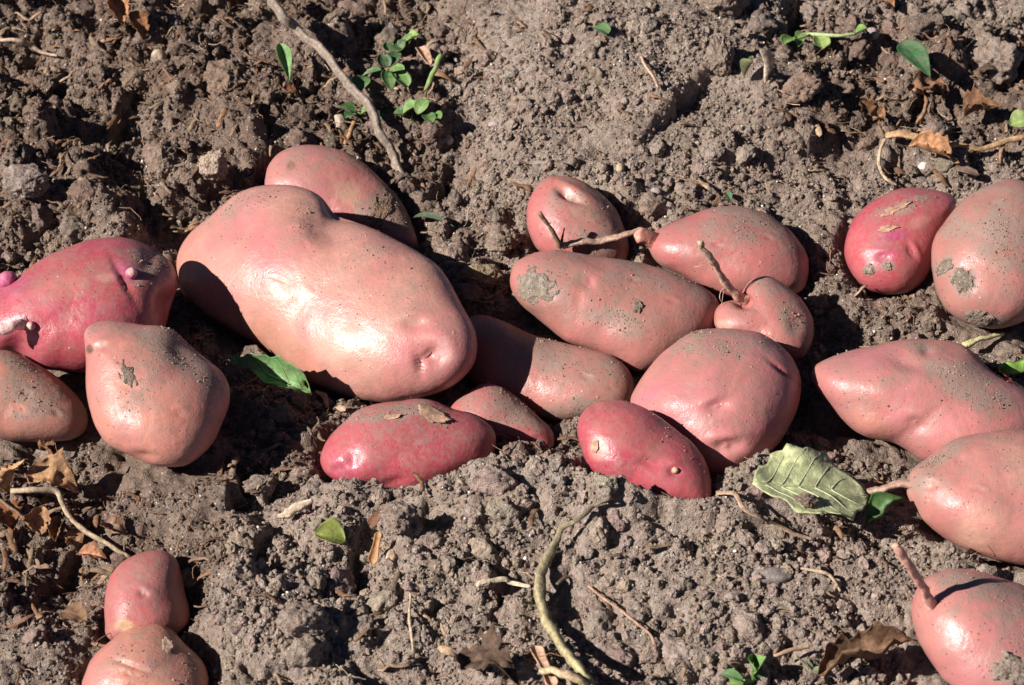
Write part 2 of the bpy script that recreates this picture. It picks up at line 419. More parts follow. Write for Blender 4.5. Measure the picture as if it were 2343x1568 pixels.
POT = {}
GKX = 0.42
MSH = 0.02
def potato(key, outline, label, colA, colB, dust=0.3, k=-0.36, thick=0.95, sink=0.004, seed=1, lump=1.0, feats=(), tints=(), behind=(), name='potato', parent=None, dust_shade_dir=None, rest=True, dshift=0.0, center=None, kx=0.0):
    P = Potato(); P.key = key
    # rest on the ground
    dC = 1.5; cache = {}
    for it in range(6):
        F, B, C, inr = build_body(outline, k, thick, center, seed, lump, feats, dC, cache, kx)
        A = np.concatenate([F, B])
        clear = (A[:, 2] - macro(A[:, 0], A[:, 1])).min() + sink + 0.003
        dC += clear / SP * 0.9
    dC -= dshift
    # stay in front of what it overlaps in the photo
    pull = 0
    for it in range(4):
        F, B, C, inr = build_body(outline, k, thick, center, seed, lump, feats, dC, cache, kx)
        ub, vb, db = project(B)
        worst = -1
        for q in behind:
            Q = POT[q]
            m = Q.mask(ub, vb)
            if m.any():
                fd = Q.front_depth(ub[m], vb[m])
                worst = max(worst, (db[m] - fd).max())
        if worst > 0.0005: dC -= worst + 0.0005; pull += worst
        else: break
    V, N, flip, front = finish_body(F, B, seed, lump, feats)
    P.V, P.N = V, N
    P.F0 = V[:NV]; P.fu, P.fv, P.fd = project(P.F0); P.fn = N[:NV]
    P.sil = np.stack([P.fu[RIM], P.fv[RIM]], 1)
    def mask(u, v, P=P):
        x, y = P.sil[:, 0], P.sil[:, 1]; x1, y1 = np.roll(x, -1), np.roll(y, -1)
        ins = np.zeros(len(u), bool)
        for a, b, c, d in zip(x, y, x1, y1):
            if b == d: continue
            cond = ((b > v) != (d > v)) & (u < (c - a) * (v - b) / (d - b) + a)
            ins ^= cond
        return ins
    P.mask = mask
    def front_depth(u, v, P=P):
        o = np.empty(len(u))
        for s in range(0, len(u), 400):
            dd = (u[s:s + 400, None] - P.fu) ** 2 + (v[s:s + 400, None] - P.fv) ** 2
            o[s:s + 400] = P.fd[dd.argmin(1)]
        return o
    P.front_depth = front_depth
    def surf(u, v, lift=0.0, P=P):
        i = ((P.fu - u) ** 2 + (P.fv - v) ** 2).argmin()
        p, n = P.F0[i], P.fn[i]
        X, Y = raydir(u, v); d = FWD + X * RGT + Y * UPV
        den = d @ n
        t = ((p - CAM) @ n) / den if abs(den) > 0.15 else P.fd[i]
        return CAM + t * d + n * lift, n
    P.surf = surf
    # colours
    cen = V.mean(0); o = np.array([seed * 2.3, -seed * 1.1, seed * 0.7])
    t = sstep(-0.35, 0.45, noise3((V - cen) * 22 + o, seed + 20) + 0.4 * noise3((V - cen) * 60 + o, seed + 21))
    col = np.array(colA) * (1 - t[:, None]) + np.array(colB) * t[:, None]
    dn = 0.55 + 0.9 * noise3((V - cen) * 30 + o, seed + 30) + 0.5 * noise3((V - cen) * 90 + o, seed + 31)
    du = dust * np.clip(dn, 0.0, 1.5)
    dd = np.array(dust_shade_dir if dust_shade_dir is not None else (0.35, 0.45, 0.82)); dd = dd / np.linalg.norm(dd)
    du = du * (0.35 + 1.15 * sstep(0.15, 0.95, N @ dd))       # settled soil on top, plus painted shade on the side away from the sun
    u, v, _ = project(V)
    for (tu, tv, ru, rv, rot, c, amt) in tints:
        cr, sr = math.cos(math.radians(rot)), math.sin(math.radians(rot))
        a = ((u - tu) * cr + (v - tv) * sr) / ru; b = (-(u - tu) * sr + (v - tv) * cr) / rv
        wob = 1 + 0.35 * noise3((V - cen) * 120 + o, seed + 40)
        g = amt * sstep(1.25, 0.55, np.sqrt(a * a + b * b) * wob) * front
        if isinstance(c, str): du = np.clip(du + g, 0, 1.6)          # 'dirt'
        else:
            col = col * (1 - g[:, None]) + np.array(c) * g[:, None]; du = du * (1 - 0.6 * g)
    tri = [f if not flip else f[:, ::-1] for f in P_TRI]; qd = [f if not flip else f[:, ::-1] for f in P_QUAD]
    root = np.array([cen[0], cen[1], V[:, 2].min()])
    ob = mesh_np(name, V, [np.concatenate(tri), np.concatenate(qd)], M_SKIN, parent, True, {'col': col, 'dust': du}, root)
    if parent is None: tag(ob, label, 'potato', 'harvested potatoes on the soil')
    P.ob = ob; P.dust = du; POT[key] = P
    gap = (V[:, 2] - macro(V[:, 0], V[:, 1])).min()
    print('POT %-5s depth %.3f pull %.4f gap %.4f zmin %.3f zmax %.3f' % (key, dC, pull, gap, V[:, 2].min(), V[:, 2].max()))
    return P

D = 'dirt'
potato('round', [(1204,500),(1207,467),(1217,440),(1234,417),(1257,406),(1287,403),(1317,408),(1347,422),(1374,440),(1397,463),(1414,487),(1425,513),(1434,539),(1438,563),(1436,586),(1425,602),(1395,608),(1330,608),(1270,598),(1232,574),(1216,551),(1207,527)],
    'small round red potato at the back with a dimple on top', ROSY, SALMON, 0.5, thick=0.98, sink=0.010, seed=3,
    feats=[('eye',1305,447,30,11,28,0.0032),('dent',1290,443,14,10,20,0.002),('slit',1310,452,22,4,28,0.0016)], tints=[(1300,425,75,28,18,(0.50,0.13,0.10),0.6),(1310,450,20,9,28,PALE,0.5),(1360,560,60,40,0,D,0.6),(1340,480,40,26,30,(0.4,0.24,0.16),0.5)])
potato('mango', [(1481,553),(1490,533),(1517,518),(1560,500),(1590,488),(1622,478),(1662,472),(1702,473),(1735,482),(1762,494),(1788,513),(1805,526),(1824,549),(1842,579),(1849,609),(1845,641),(1835,663),(1815,672),(1780,676),(1725,680),(1676,682),(1645,676),(1612,662),(1575,641),(1534,619),(1507,602),(1488,578)],
    'smooth pink potato with pointed left end carrying a dry forked stolon', SALMON, ROSY, 0.42, sink=0.006, seed=4,
    feats=[('dent',1500,530,14,14,0,0.0012),('eye',1640,560,9,5,10,0.0009),('eye',1760,545,8,5,20,0.0008)], tints=[(1700,488,120,26,12,D,0.55),(1500,545,20,26,0,ROSY,0.5)])
potato('redback', [(2185,455),(2162,440),(2128,432),(2088,429),(2052,433),(2018,448),(1985,467),(1958,493),(1943,520),(1935,550),(1932,579),(1938,606),(1952,633),(1972,653),(1995,666),(2025,673),(2062,673),(2088,663),(2112,643),(2132,612),(2150,575),(2168,530),(2182,485)],
    'bright crimson potato with peeling skin flakes at the back right', RED, (0.42,0.068,0.085), 0.28, sink=0.005, seed=5,
    feats=[('eye',2020,588,15,11,0,0.0016),('eye',2085,575,16,9,60,0.0018)], tints=[(2045,540,36,12,-10,(0.38,0.035,0.13),0.85),(2020,585,34,26,0,(0.44,0.08,0.15),0.6),(1988,617,16,12,0,D,1.0),(2030,607,16,10,0,D,0.9),(2075,470,60,14,-20,D,0.8),(2100,510,30,14,-20,PALE,0.25)])
potato('dusty', [(2305,411),(2272,422),(2232,440),(2202,460),(2178,487),(2158,513),(2142,535),(2133,563),(2132,596),(2137,633),(2146,668),(2162,703),(2185,726),(2212,740),(2245,750),(2278,753),(2312,747),(2345,735),(2385,705),(2410,660),(2420,600),(2414,530),(2394,465),(2362,428),(2335,414)],
    'large dusty potato caked with grey mud at the right edge', DULL, SALMON, 0.85, sink=0.005, seed=6, behind=['redback'],
    tints=[(2205,650,28,34,-20,D,1.4),(2160,610,30,22,-40,D,1.0),(2245,740,80,24,0,D,0.8),(2190,520,40,16,-40,D,0.8),(2300,560,60,90,0,D,0.35),(2190,605,24,20,0,PINK,0.7)])
potato('back', [(603,428),(607,397),(622,368),(645,347),(680,334),(715,331),(755,336),(795,350),(830,373),(862,402),(890,430),(915,462),(934,495),(948,530),(955,560),(948,575),(920,572),(870,555),(810,535),(730,512),(650,482),(615,458)],
    'pink potato half hidden behind the biggest potato', PINK, SALMON, 0.6, sink=0.004, dshift=-0.012, thick=0.85, seed=7,
    tints=[(880,490,60,60,40,D,1.2),(665,380,11,10,0,(0.16,0.05,0.03),0.9),(790,440,40,26,30,(0.5,0.32,0.2),0.5)])
potato('long', [(1170,625),(1178,606),(1192,594),(1214,583),(1247,576),(1287,574),(1340,581),(1397,591),(1447,599),(1497,611),(1530,621),(1562,634),(1590,647),(1618,665),(1640,686),(1646,712),(1636,745),(1605,785),(1560,818),(1510,840),(1464,849),(1434,840),(1397,820),(1347,800),(1297,783),(1262,758),(1224,726),(1192,700),(1174,674),(1167,649)],
    'long salmon potato with a grey mud patch on its left end', SALMON, DULL, 0.45, sink=0.004, seed=8, behind=['round','mango'],
    feats=[('eye',1345,645,16,22,-10,0.0012),('dent',1325,670,9,40,5,0.0006),('slit',1348,648,12,4,-60,0.0014),('eye',1540,690,10,6,20,0.001),('eye',1450,640,9,5,10,0.0008)], tints=[(1348,640,22,28,0,PINK,0.7),(1420,740,90,30,18,D,0.5),(1500,630,120,30,12,D,0.4)])
potato('heart', [(1636,722),(1642,704),(1657,693),(1678,688),(1694,684),(1697,668),(1708,649),(1725,635),(1748,629),(1770,634),(1792,648),(1812,663),(1832,683),(1846,704),(1856,727),(1860,753),(1858,778),(1849,803),(1832,820),(1805,826),(1760,818),(1700,790),(1655,765),(1638,745)],
    'small heart shaped potato with a stub of stalk in its notch', SALMON, ROSY, 0.36, sink=0.004, seed=9, behind=['mango','long'], center=(1752,738),
    feats=[('dent',1700,686,20,16,0,0.006),('dent',1822,742,20,26,0,0.0014)], tints=[(1812,725,34,44,0,D,0.7),(1700,684,24,20,0,(0.5,0.11,0.12),0.7),(1658,745,22,14,0,PALE,0.5),(1795,700,26,34,0,(0.38,0.2,0.14),0.25)])
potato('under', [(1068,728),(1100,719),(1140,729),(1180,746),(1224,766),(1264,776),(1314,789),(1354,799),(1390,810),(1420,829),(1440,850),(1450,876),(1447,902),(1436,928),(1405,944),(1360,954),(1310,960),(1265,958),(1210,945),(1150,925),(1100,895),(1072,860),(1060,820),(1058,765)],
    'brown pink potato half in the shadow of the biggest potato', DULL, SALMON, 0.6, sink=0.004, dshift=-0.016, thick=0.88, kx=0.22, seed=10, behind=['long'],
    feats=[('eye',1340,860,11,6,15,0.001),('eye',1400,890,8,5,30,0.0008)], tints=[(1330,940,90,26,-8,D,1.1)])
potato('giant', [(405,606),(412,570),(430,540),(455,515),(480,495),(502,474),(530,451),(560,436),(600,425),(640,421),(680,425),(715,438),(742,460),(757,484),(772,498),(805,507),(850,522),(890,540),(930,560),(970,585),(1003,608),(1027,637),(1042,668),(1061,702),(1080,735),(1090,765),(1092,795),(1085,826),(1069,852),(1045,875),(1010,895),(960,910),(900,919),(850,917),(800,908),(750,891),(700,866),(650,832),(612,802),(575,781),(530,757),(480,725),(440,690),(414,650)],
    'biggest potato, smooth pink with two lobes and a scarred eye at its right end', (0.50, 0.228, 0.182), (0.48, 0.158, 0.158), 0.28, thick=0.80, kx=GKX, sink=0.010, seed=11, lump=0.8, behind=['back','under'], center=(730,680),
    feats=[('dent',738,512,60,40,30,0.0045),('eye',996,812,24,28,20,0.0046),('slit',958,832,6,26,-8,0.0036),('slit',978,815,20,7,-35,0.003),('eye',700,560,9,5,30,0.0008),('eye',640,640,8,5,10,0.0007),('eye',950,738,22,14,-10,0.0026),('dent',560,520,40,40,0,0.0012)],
    tints=[(1000,800,110,95,20,(0.52,0.165,0.168),0.7),(760,780,62,66,0,(0.58,0.35,0.26),0.5),(1018,800,20,30,-10,(0.66,0.34,0.33),0.8),(950,735,20,10,0,PALE,0.5),(430,640,40,70,0,BOUNCE_ORANGE,0.4),(650,800,120,40,35,BOUNCE_ORANGE,0.4),(560,470,90,26,-25,D,0.35)])  # pale patch: greening skin and painted highlight; orange lower edges: painted bounce light
potato('magenta', [(-50,700),(-20,662),(15,645),(50,629),(90,600),(130,575),(165,560),(200,549),(240,543),(282,542),(320,553),(352,570),(380,591),(397,615),(403,641),(400,668),(391,690),(384,715),(378,745),(350,790),(290,830),(210,850),(150,850),(100,845),(60,828),(20,812),(-30,790),(-58,750)],
    'magenta skinned potato with pink sprouts at the left edge', (0.38,0.052,0.070), (0.40,0.050,0.090), 0.28, sink=0.004, dshift=MSH, seed=12, behind=['giant'],
    feats=[('slit',283,640,6,46,-28,0.0022),('eye',300,635,18,18,0,0.0018),('dent',380,690,22,30,0,0.003),('dent',40,800,30,40,0,0.004),('dent',345,590,20,40,20,0.0016)],
    tints=[(350,610,50,60,20,D,0.6),(290,620,36,26,30,(0.38,0.06,0.16),0.7),(240,635,24,12,0,PALE,0.4),(130,660,70,30,-10,(0.50,0.20,0.16),0.4),(20,650,50,30,0,(0.40,0.06,0.16),0.6),(370,700,50,80,0,(0.40,0.11,0.095),0.5),(70,690,60,30,0,(0.52,0.13,0.17),0.5)])
potato('slit', [(1562,773),(1584,761),(1612,754),(1655,751),(1695,753),(1735,760),(1768,778),(1795,799),(1815,824),(1828,853),(1833,878),(1831,905),(1825,933),(1815,960),(1802,986),(1785,1013),(1766,1038),(1738,1070),(1705,1087),(1678,1097),(1640,1104),(1600,1092),(1545,1050),(1490,992),(1455,950),(1443,917),(1457,886),(1474,856),(1489,834),(1517,806)],
    'broad pink potato with a short slit near its right side', SALMON, PINK, 0.42, sink=0.004, seed=13, behind=['heart','long','under'],
    feats=[('slit',1790,848,30,4,38,0.0026),('eye',1640,928,24,15,-20,0.0024),('eye',1662,1022,34,18,-10,0.0034),('dent',1745,1050,40,26,-40,0.0012)],
    tints=[(1640,70+850,60,40,0,PINK,0.6),(1690,1040,110,60,-20,(0.57,0.20,0.20),0.6),(1790,848,36,8,38,(0.55,0.12,0.15),0.8),(1650,790,140,30,5,D,0.45),(1480,905,40,12,-30,(0.42,0.13,0.2),0.5),(1790,1000,26,40,20,D,0.5)])
potato('pepper', [(1857,852),(1864,837),(1884,823),(1915,809),(1955,798),(2002,788),(2045,779),(2088,775),(2128,776),(2168,781),(2202,790),(2228,808),(2255,829),(2285,849),(2322,873),(2360,905),(2388,955),(2388,1005),(2350,1045),(2280,1068),(2190,1072),(2110,1056),(2075,1030),(2040,1011),(2005,1005),(1972,996),(1948,983),(1925,959),(1902,929),(1878,901),(1862,876)],
    'tapering pink potato with a cracked back near the right edge', SALMON, PINK, 0.5, sink=0.004, seed=14, behind=['slit','dusty'], center=(2140,920),
    feats=[('slit',2285,852,40,5,33,0.003),('dent',2085,830,60,20,15,0.0024),('eye',2095,970,22,18,20,0.0018),('dent',2010,950,70,30,30,0.0022),('dent',2120,800,14,12,0,0.0018)],
    tints=[(2210,880,110,40,25,D,0.75),(2200,985,110,60,0,(0.57,0.19,0.20),0.6),(2285,852,44,7,33,(0.42,0.04,0.05),0.9),(2110,795,14,10,0,D,1.1),(2275,912,24,12,0,D,1.0),(1990,970,60,26,30,BOUNCE_ORANGE,0.4)])  # orange along the lower edge is painted bounce light
potato('crimson', [(1327,956),(1344,933),(1364,921),(1397,915),(1430,917),(1464,928),(1497,946),(1530,969),(1560,991),(1588,1013),(1608,1043),(1619,1078),(1625,1112),(1622,1146),(1600,1162),(1550,1158),(1480,1138),(1420,1117),(1370,1090),(1340,1055),(1325,1012),(1321,980)],
    'glossy crimson potato in front, its lower side sunk in the ridge', RED, (0.45,0.085,0.108), 0.20, sink=0.006, seed=15, behind=['slit','under'],
    feats=[('eye',1543,1078,12,12,0,0.0018),('eye',1490,1055,22,14,0,0.0014),('dent',1360,930,12,12,0,0.001)], tints=[(1365,926,22,10,-20,(0.45,0.05,0.05),0.8),(1370,1025,24,34,0,PALE,0.45),(1540,1085,26,18,0,(0.42,0.05,0.1),0.6),(1440,985,110,50,30,(0.45,0.115,0.115),0.5)])
potato('smallred', [(1030,932),(1057,904),(1090,883),(1120,877),(1147,883),(1174,899),(1204,926),(1230,951),(1257,976),(1269,999),(1267,1022),(1247,1034),(1224,1038),(1190,1026),(1154,1016),(1105,1008),(1060,988),(1032,958)],
    'small rough red potato tucked between larger ones, narrow end to the right', ROSY, RED, 0.62, sink=0.004, seed=16, behind=['under','giant'],
    feats=[('eye',1225,1010,12,12,0,0.001)], tints=[(1190,940,70,26,35,D,0.7),(1240,1010,30,26,0,RED,0.5)])
potato('frontred', [(733,1052),(740,1024),(755,998),(780,972),(814,942),(864,925),(914,919),(954,913),(987,916),(1014,926),(1034,935),(1067,944),(1097,957),(1124,977),(1135,998),(1134,1021),(1126,1045),(1107,1066),(1063,1086),(1013,1103),(980,1118),(947,1127),(897,1126),(847,1117),(797,1112),(768,1100),(742,1080)],
    'crimson potato in the front row with a torn flap of skin on top', RED, (0.42,0.068,0.09), 0.26, sink=0.005, seed=17, behind=['smallred','giant'],
    feats=[('dent',806,1052,18,26,10,0.0022),('dent',770,1075,18,14,0,0.0018),('dent',900,1105,34,14,-20,0.0018)], tints=[(785,1078,40,36,0,(0.36,0.035,0.09),0.6),(890,945,110,18,-8,D,1.0),(985,945,46,18,25,D,0.8),(815,1050,40,30,0,(0.46,0.09,0.14),0.4)])
potato('pear', [(196,790),(195,765),(201,750),(214,740),(247,733),(287,737),(333,743),(363,745),(390,752),(411,767),(434,789),(467,819),(493,839),(511,859),(520,883),(522,908),(517,939),(503,979),(484,1016),(463,1039),(432,1061),(400,1067),(360,1065),(320,1053),(283,1036),(247,1016),(227,989),(213,953),(202,906),(197,842)],
    'glossy pear shaped pink potato at the left with dirt on its shoulder', SALMON, (0.52,0.20,0.155), 0.5, sink=0.004, seed=18, behind=['magenta'], thick=0.86, k=-0.42,
    feats=[('eye',230,790,14,8,-20,0.0014),('dent',330,1045,26,10,10,0.0018),('dent',410,800,34,20,40,0.0018),('eye',412,945,10,10,0,0.0008)], tints=[(385,790,80,40,25,D,1.1),(290,860,16,26,-15,D,1.2),(465,860,40,20,45,D,0.9),(230,788,20,10,-15,PALE,0.5),(205,800,9,11,0,(0.05,0.02,0.015),0.9)])
potato('leftedge', [(-95,880),(-70,830),(-30,806),(5,800),(42,810),(80,830),(120,855),(155,885),(181,915),(197,945),(199,970),(190,991),(165,1006),(120,1012),(60,1012),(0,1004),(-55,985),(-90,935)],
    'dull brown potato cut by the left edge of the frame', DULL, (0.47,0.19,0.135), 0.75, sink=0.004, seed=19, behind=['magenta','pear'],
    feats=[('eye',60,900,12,7,15,0.0012),('eye',130,945,9,6,30,0.001)], tints=[(95,935,26,14,10,D,1.1),(40,835,40,14,10,D,0.9),(40,950,14,10,0,D,1.0)])
potato('rightlow', [(2342,984),(2295,985),(2255,989),(2215,996),(2178,1009),(2145,1029),(2120,1046),(2090,1067),(2076,1088),(2072,1112),(2077,1137),(2090,1160),(2110,1187),(2137,1212),(2170,1236),(2212,1259),(2255,1275),(2300,1286),(2345,1292),(2400,1288),(2450,1252),(2480,1170),(2462,1082),(2412,1012),(2375,990)],
    'pale salmon potato at the right edge with a bent stolon on its left', SALMON, (0.58,0.30,0.22), 0.32, sink=0.004, seed=20, behind=['pepper'],
    feats=[('eye',2125,1110,12,12,0,0.0018),('eye',2240,1120,10,6,0,0.001),('dent',2195,1050,10,6,-40,0.0006)], tints=[(2110,1080,50,60,0,D,0.5),(2125,1107,10,12,0,PALE,0.6),(2150,1040,60,20,-30,D,0.6)])
potato('corner', [(2178,1303),(2215,1305),(2262,1315),(2305,1330),(2345,1347),(2400,1390),(2440,1470),(2435,1560),(2385,1620),(2300,1635),(2225,1605),(2168,1560),(2142,1528),(2120,1500),(2102,1472),(2092,1438),(2086,1408),(2087,1380),(2095,1355),(2108,1335),(2128,1319),(2155,1308)],
    'pink potato in the lower right corner with a pink stolon sticking up', SALMON, PINK, 0.42, sink=0.004, seed=21,
    feats=[('dent',2125,1360,12,26,-20,0.0026)], tints=[(2125,1375,10,24,0,ROSY,0.6),(2230,1340,90,26,15,D,0.6),(2300,1540,50,30,0,D,0.8)])
potato('knobbed', [(190,1568),(197,1540),(207,1512),(227,1486),(247,1468),(267,1452),(300,1437),(333,1430),(360,1430),(383,1437),(403,1452),(421,1472),(443,1492),(463,1515),(473,1540),(477,1568),(465,1612),(420,1642),(340,1655),(260,1642),(205,1612)],
    'orange pink potato at the bottom left with a bent knob growing from it', (0.53,0.215,0.145), SALMON, 0.3, sink=0.012, seed=22,
    feats=[('slit',305,1525,40,6,20,0.0016),('eye',300,1540,16,10,0,0.001)], tints=[(378,1478,18,26,-20,(0.45,0.30,0.2),0.6),(310,1458,16,8,0,(0.35,0.22,0.16),0.6)])
potato('knob', [(242,1455),(239,1422),(238,1388),(243,1352),(257,1316),(277,1291),(300,1275),(327,1264),(353,1261),(377,1265),(397,1278),(408,1300),(414,1330),(422,1362),(430,1395),(428,1425),(405,1450),(370,1468),(320,1478),(270,1472)],
    None, ROSY, SALMON, 0.3, sink=0.004, seed=23, behind=[], name='knob', parent=POT['knobbed'].ob, thick=1.02,
    feats=[('eye',328,1357,12,9,20,0.0014),('dent',290,1440,22,12,0,0.0012)], tints=[(328,1360,34,30,0,(0.46,0.09,0.12),0.6),(288,1432,22,16,0,(0.62,0.46,0.26),0.8),(328,1352,9,6,20,PALE,0.7)])

# height of the undersides, for bedding the soil and keeping crumbs off
GX0, GX1, GY0, GY1, GS = -0.50, 0.50, -0.46, 0.56, 0.003
GNX, GNY = int((GX1 - GX0) / GS), int((GY1 - GY0) / GS)
LOW = np.full(GNX * GNY, 9.0)
_qa = np.concatenate(P_QUAD)
for P in POT.values():
    V = P.V
    for a in np.linspace(0.1, 0.9, 4):
        for b in np.linspace(0.1, 0.9, 4):
            p = (V[_qa[:, 0]] * (1 - a) + V[_qa[:, 1]] * a) * (1 - b) + (V[_qa[:, 3]] * (1 - a) + V[_qa[:, 2]] * a) * b
            ix = ((p[:, 0] - GX0) / GS).astype(int); iy = ((p[:, 1] - GY0) / GS).astype(int)
            ok = (ix >= 0) & (ix < GNX) & (iy >= 0) & (iy < GNY)
            np.minimum.at(LOW, iy[ok] * GNX + ix[ok], p[ok, 2])
LOW = LOW.reshape(GNY, GNX)
FOOT = LOW < 5
def dilate(m, n):
    for _ in range(n):
        m = m | np.roll(m, 1, 0) | np.roll(m, -1, 0) | np.roll(m, 1, 1) | np.roll(m, -1, 1)
    return m
def lookup(G, x, y, default):
    ix = ((x - GX0) / GS).astype(int); iy = ((y - GY0) / GS).astype(int)
    ok = (ix >= 0) & (ix < GNX) & (iy >= 0) & (iy < GNY)
    return np.where(ok, G[np.clip(iy, 0, GNY - 1), np.clip(ix, 0, GNX - 1)], default)

# ------------------------------------------------------------------ soil surface
SUPPORT = []
for P in POT.values():
    c = P.V.mean(0); zb = P.V[:, 2].min(); i = P.V[:, 2].argmin()
    gap = zb - float(macro(P.V[i:i + 1, 0], P.V[i:i + 1, 1])[0])
    if gap > 0.002: SUPPORT.append((P.V[i, 0], P.V[i, 1], gap, 0.6 * np.ptp(P.V[:, 0]) / 2, 0.6 * np.ptp(P.V[:, 1]) / 2))
def regions(x, y):
    """how coarse the tilth is, and how brown, at a ground point"""
    P = np.stack([x, y, np.zeros_like(x)], 1); u, v, _ = project(P)
    w = 60 * noise2(x * 14, y * 14, 71)
    u = u + w; v = v + w
    tl = sstep(1150, 850, u) * sstep(700, 450, v)
    mound = sstep(1000, 1150, u) * sstep(1850, 1600, u) * sstep(520, 380, v)
    ll = sstep(620, 420, u) * sstep(1000, 1080, v) * sstep(1420, 1300, v)
    fg = sstep(1100, 1180, v)
    rough = 0.72 + 0.46 * tl - 0.34 * mound + 0.05 * ll + 0.30 * sstep(1700, 1900, u) * sstep(430, 330, v)
    brown = 0.25 + 0.55 * tl - 0.25 * mound + 0.45 * ll - 0.30 * fg * sstep(400, 650, u) + 0.35 * noise2(x * 24, y * 24, 72)
    brown = brown + 0.5 * sstep(1700, 1900, u) * sstep(420, 330, v) * sstep(120, 200, v) + 0.25 * sstep(520, 750, v) * sstep(1150, 1050, v)
    return np.clip(rough, 0.3, 1.22), np.clip(brown, 0, 1)
GREY = np.array((0.276, 0.220, 0.186)); BROWN = np.array((0.140, 0.096, 0.074)); TAN = np.array((0.305, 0.240, 0.199))
def soil_colour(x, y, seed=0):
    r, b = regions(x, y)
    c = GREY * (1 - b[:, None]) + BROWN * b[:, None]
    t = sstep(0.0, 0.6, noise2(x * 40 + 5, y * 40, 81 + seed))[:, None] * 0.35
    return c * (1 - t) + TAN * t * (1 - 0.4 * b[:, None]) + c * t * 0.4 * b[:, None]

CLIFFS = [  # photo position, compass angle of the rim, depth, half length, run-out
    (1545, 335, 50, 0.019, 0.024, 0.026), (262, 300, 70, 0.018, 0.020, 0.018), (120, 215, 80, 0.020, 0.018, 0.016), (300, 345, 60, 0.016, 0.016, 0.018), (480, 90, 75, 0.018, 0.016, 0.016),
    (70, 120, 80, 0.016, 0.016, 0.014), (2085, 285, 75, 0.022, 0.016, 0.018), (1795, 160, 80, 0.020, 0.016, 0.014), (1712, 60, 80, 0.018, 0.018, 0.014), (775, 1345, 75, 0.018, 0.020, 0.018),
    (1305, 105, 85, 0.014, 0.012, 0.010), (1000, 420, 60, 0.012, 0.018, 0.016), (850, 60, 80, 0.014, 0.014, 0.014), (1920, 230, 75, 0.016, 0.014, 0.012), (1980, 1290, 70, 0.008, 0.012, 0.010),
    (960, 1250, 75, 0.010, 0.010, 0.009), (1130, 1410, 70, 0.009, 0.012, 0.010), (600, 1270, 75, 0.012, 0.012, 0.012), (120, 1275, 70, 0.016, 0.018, 0.016), (30, 330, 70, 0.014, 0.012, 0.012), (420, 480, 70, 0.012, 0.012, 0.012)]
_CL = [(on_plane(u, v)[:2], math.radians(a), d, ln, ro) for u, v, a, d, ln, ro in CLIFFS]
PLATS = [(1640, 1215, 0.042, 0.026, 0.010), (1700, 1420, 0.050, 0.034, 0.008), (1480, 1180, 0.030, 0.018, 0.012), (600, 1470, 0.040, 0.030, 0.009), (1640, 1505, 0.024, 0.016, 0.007), (2010, 1380, 0.026, 0.022, 0.006), (430, 1150, 0.034, 0.02, 0.009)]
_PL = [(on_plane(u, v)[:2], rx, ry, h) for u, v, rx, ry, h in PLATS]
def terrain(x, y):
    rough, brown = regions(x, y)
    z = macro(x, y, True)
    for sx, sy, g, rx, ry in SUPPORT:
        z = z + g * np.exp(-0.5 * (((x - sx) / rx) ** 2 + ((y - sy) / ry) ** 2))
    z = z + rough * (0.015 * fbm2(x * 17, y * 17, 5, 2) + 0.0085 * fbm2(x * 48, y * 48, 9, 3))
    wx = x + 0.004 * noise2(x * 90, y * 90, 31) + 0.0012 * noise2(x * 330, y * 330, 33); wy = y + 0.004 * noise2(x * 90 + 40, y * 90, 32) + 0.0012 * noise2(x * 330 + 40, y * 330, 34)
    for i, (cell, amp, keep) in enumerate(((0.040, 0.50, 0.5), (0.019, 0.62, 0.55), (0.0085, 0.62, 0.65), (0.0045, 0.5, 0.75))):
        f, h = worley2(wx / cell + 3.7 * i, wy / cell, 50 + 7 * i)
        rad = 0.38 + 0.3 * h
        dome = np.sqrt(np.clip(1 - (f / rad) ** 2, 0, 1))
        z = z + rough * cell * amp * rad * dome * (h < keep)
    wob = 0.006 * noise2(x * 60, y * 60, 37) + 0.003 * noise2(x * 160, y * 160, 38)
    for c, a, d, ln, ro in _CL:      # broken edges that drop away on the side turned from the sun
        dx, dy = x - c[0], y - c[1]
        d1 = dx * math.sin(a) - dy * math.cos(a) + wob; d2 = dx * math.cos(a) + dy * math.sin(a)
        z = z - d * np.exp(-0.5 * (d2 / ln) ** 2) * np.exp(-np.clip(d1, 0, None) / ro) * sstep(-0.001, 0.003, d1)
    for c, rx, ry, h in _PL:         # flat slabs of caked soil
        e = np.hypot((x - c[0]) / rx, (y - c[1]) / ry) + 0.45 * noise2(x * 70, y * 70, 39) + 0.2 * noise2(x * 190, y * 190, 40)
        t = sstep(1.05, 0.85, e); top = macro(x, y, True) + h + 0.0016 * noise2(x * 110, y * 110, 42)
        z = z + t * np.maximum(top - z, -0.004)
    z = z + 0.0011 * fbm2(x * 330, y * 330, 61, 2)
    return z
def axis(a, b, step, far, grow=1.28):
    core = np.arange(a, b, step); lo, hi, d = [], [], step
    p, q = a, b
    while p > -far:
        d *= grow; p -= d; q += d; lo.append(p); hi.append(q)
    return np.concatenate([lo[::-1], core, hi])
AX = axis(-0.44, 0.44, 0.0015, 40.0); AY = axis(-0.34, 0.47, 0.0014, 40.0)
gx, gy = np.meshgrid(AX, AY); fx, fy = gx.ravel(), gy.ravel()
inner = (np.abs(fx) < 0.6) & (fy > -0.5) & (fy < 0.65)
hz = np.zeros(fx.size)
hz[inner] = terrain(fx[inner], fy[inner])
hz[~inner] = 0.01 * fbm2(fx[~inner] * 9, fy[~inner] * 9, 5, 3)
def bed(G):          # underside raster without pin holes
    m = G.copy()
    for a in (-1, 0, 1):
        for b in (-1, 0, 1): m = np.minimum(m, np.roll(np.roll(G, a, 0), b, 1))
    return np.where(m < 5, m, 9.0)
LOWB = bed(LOW)
CAP = LOWB.copy()
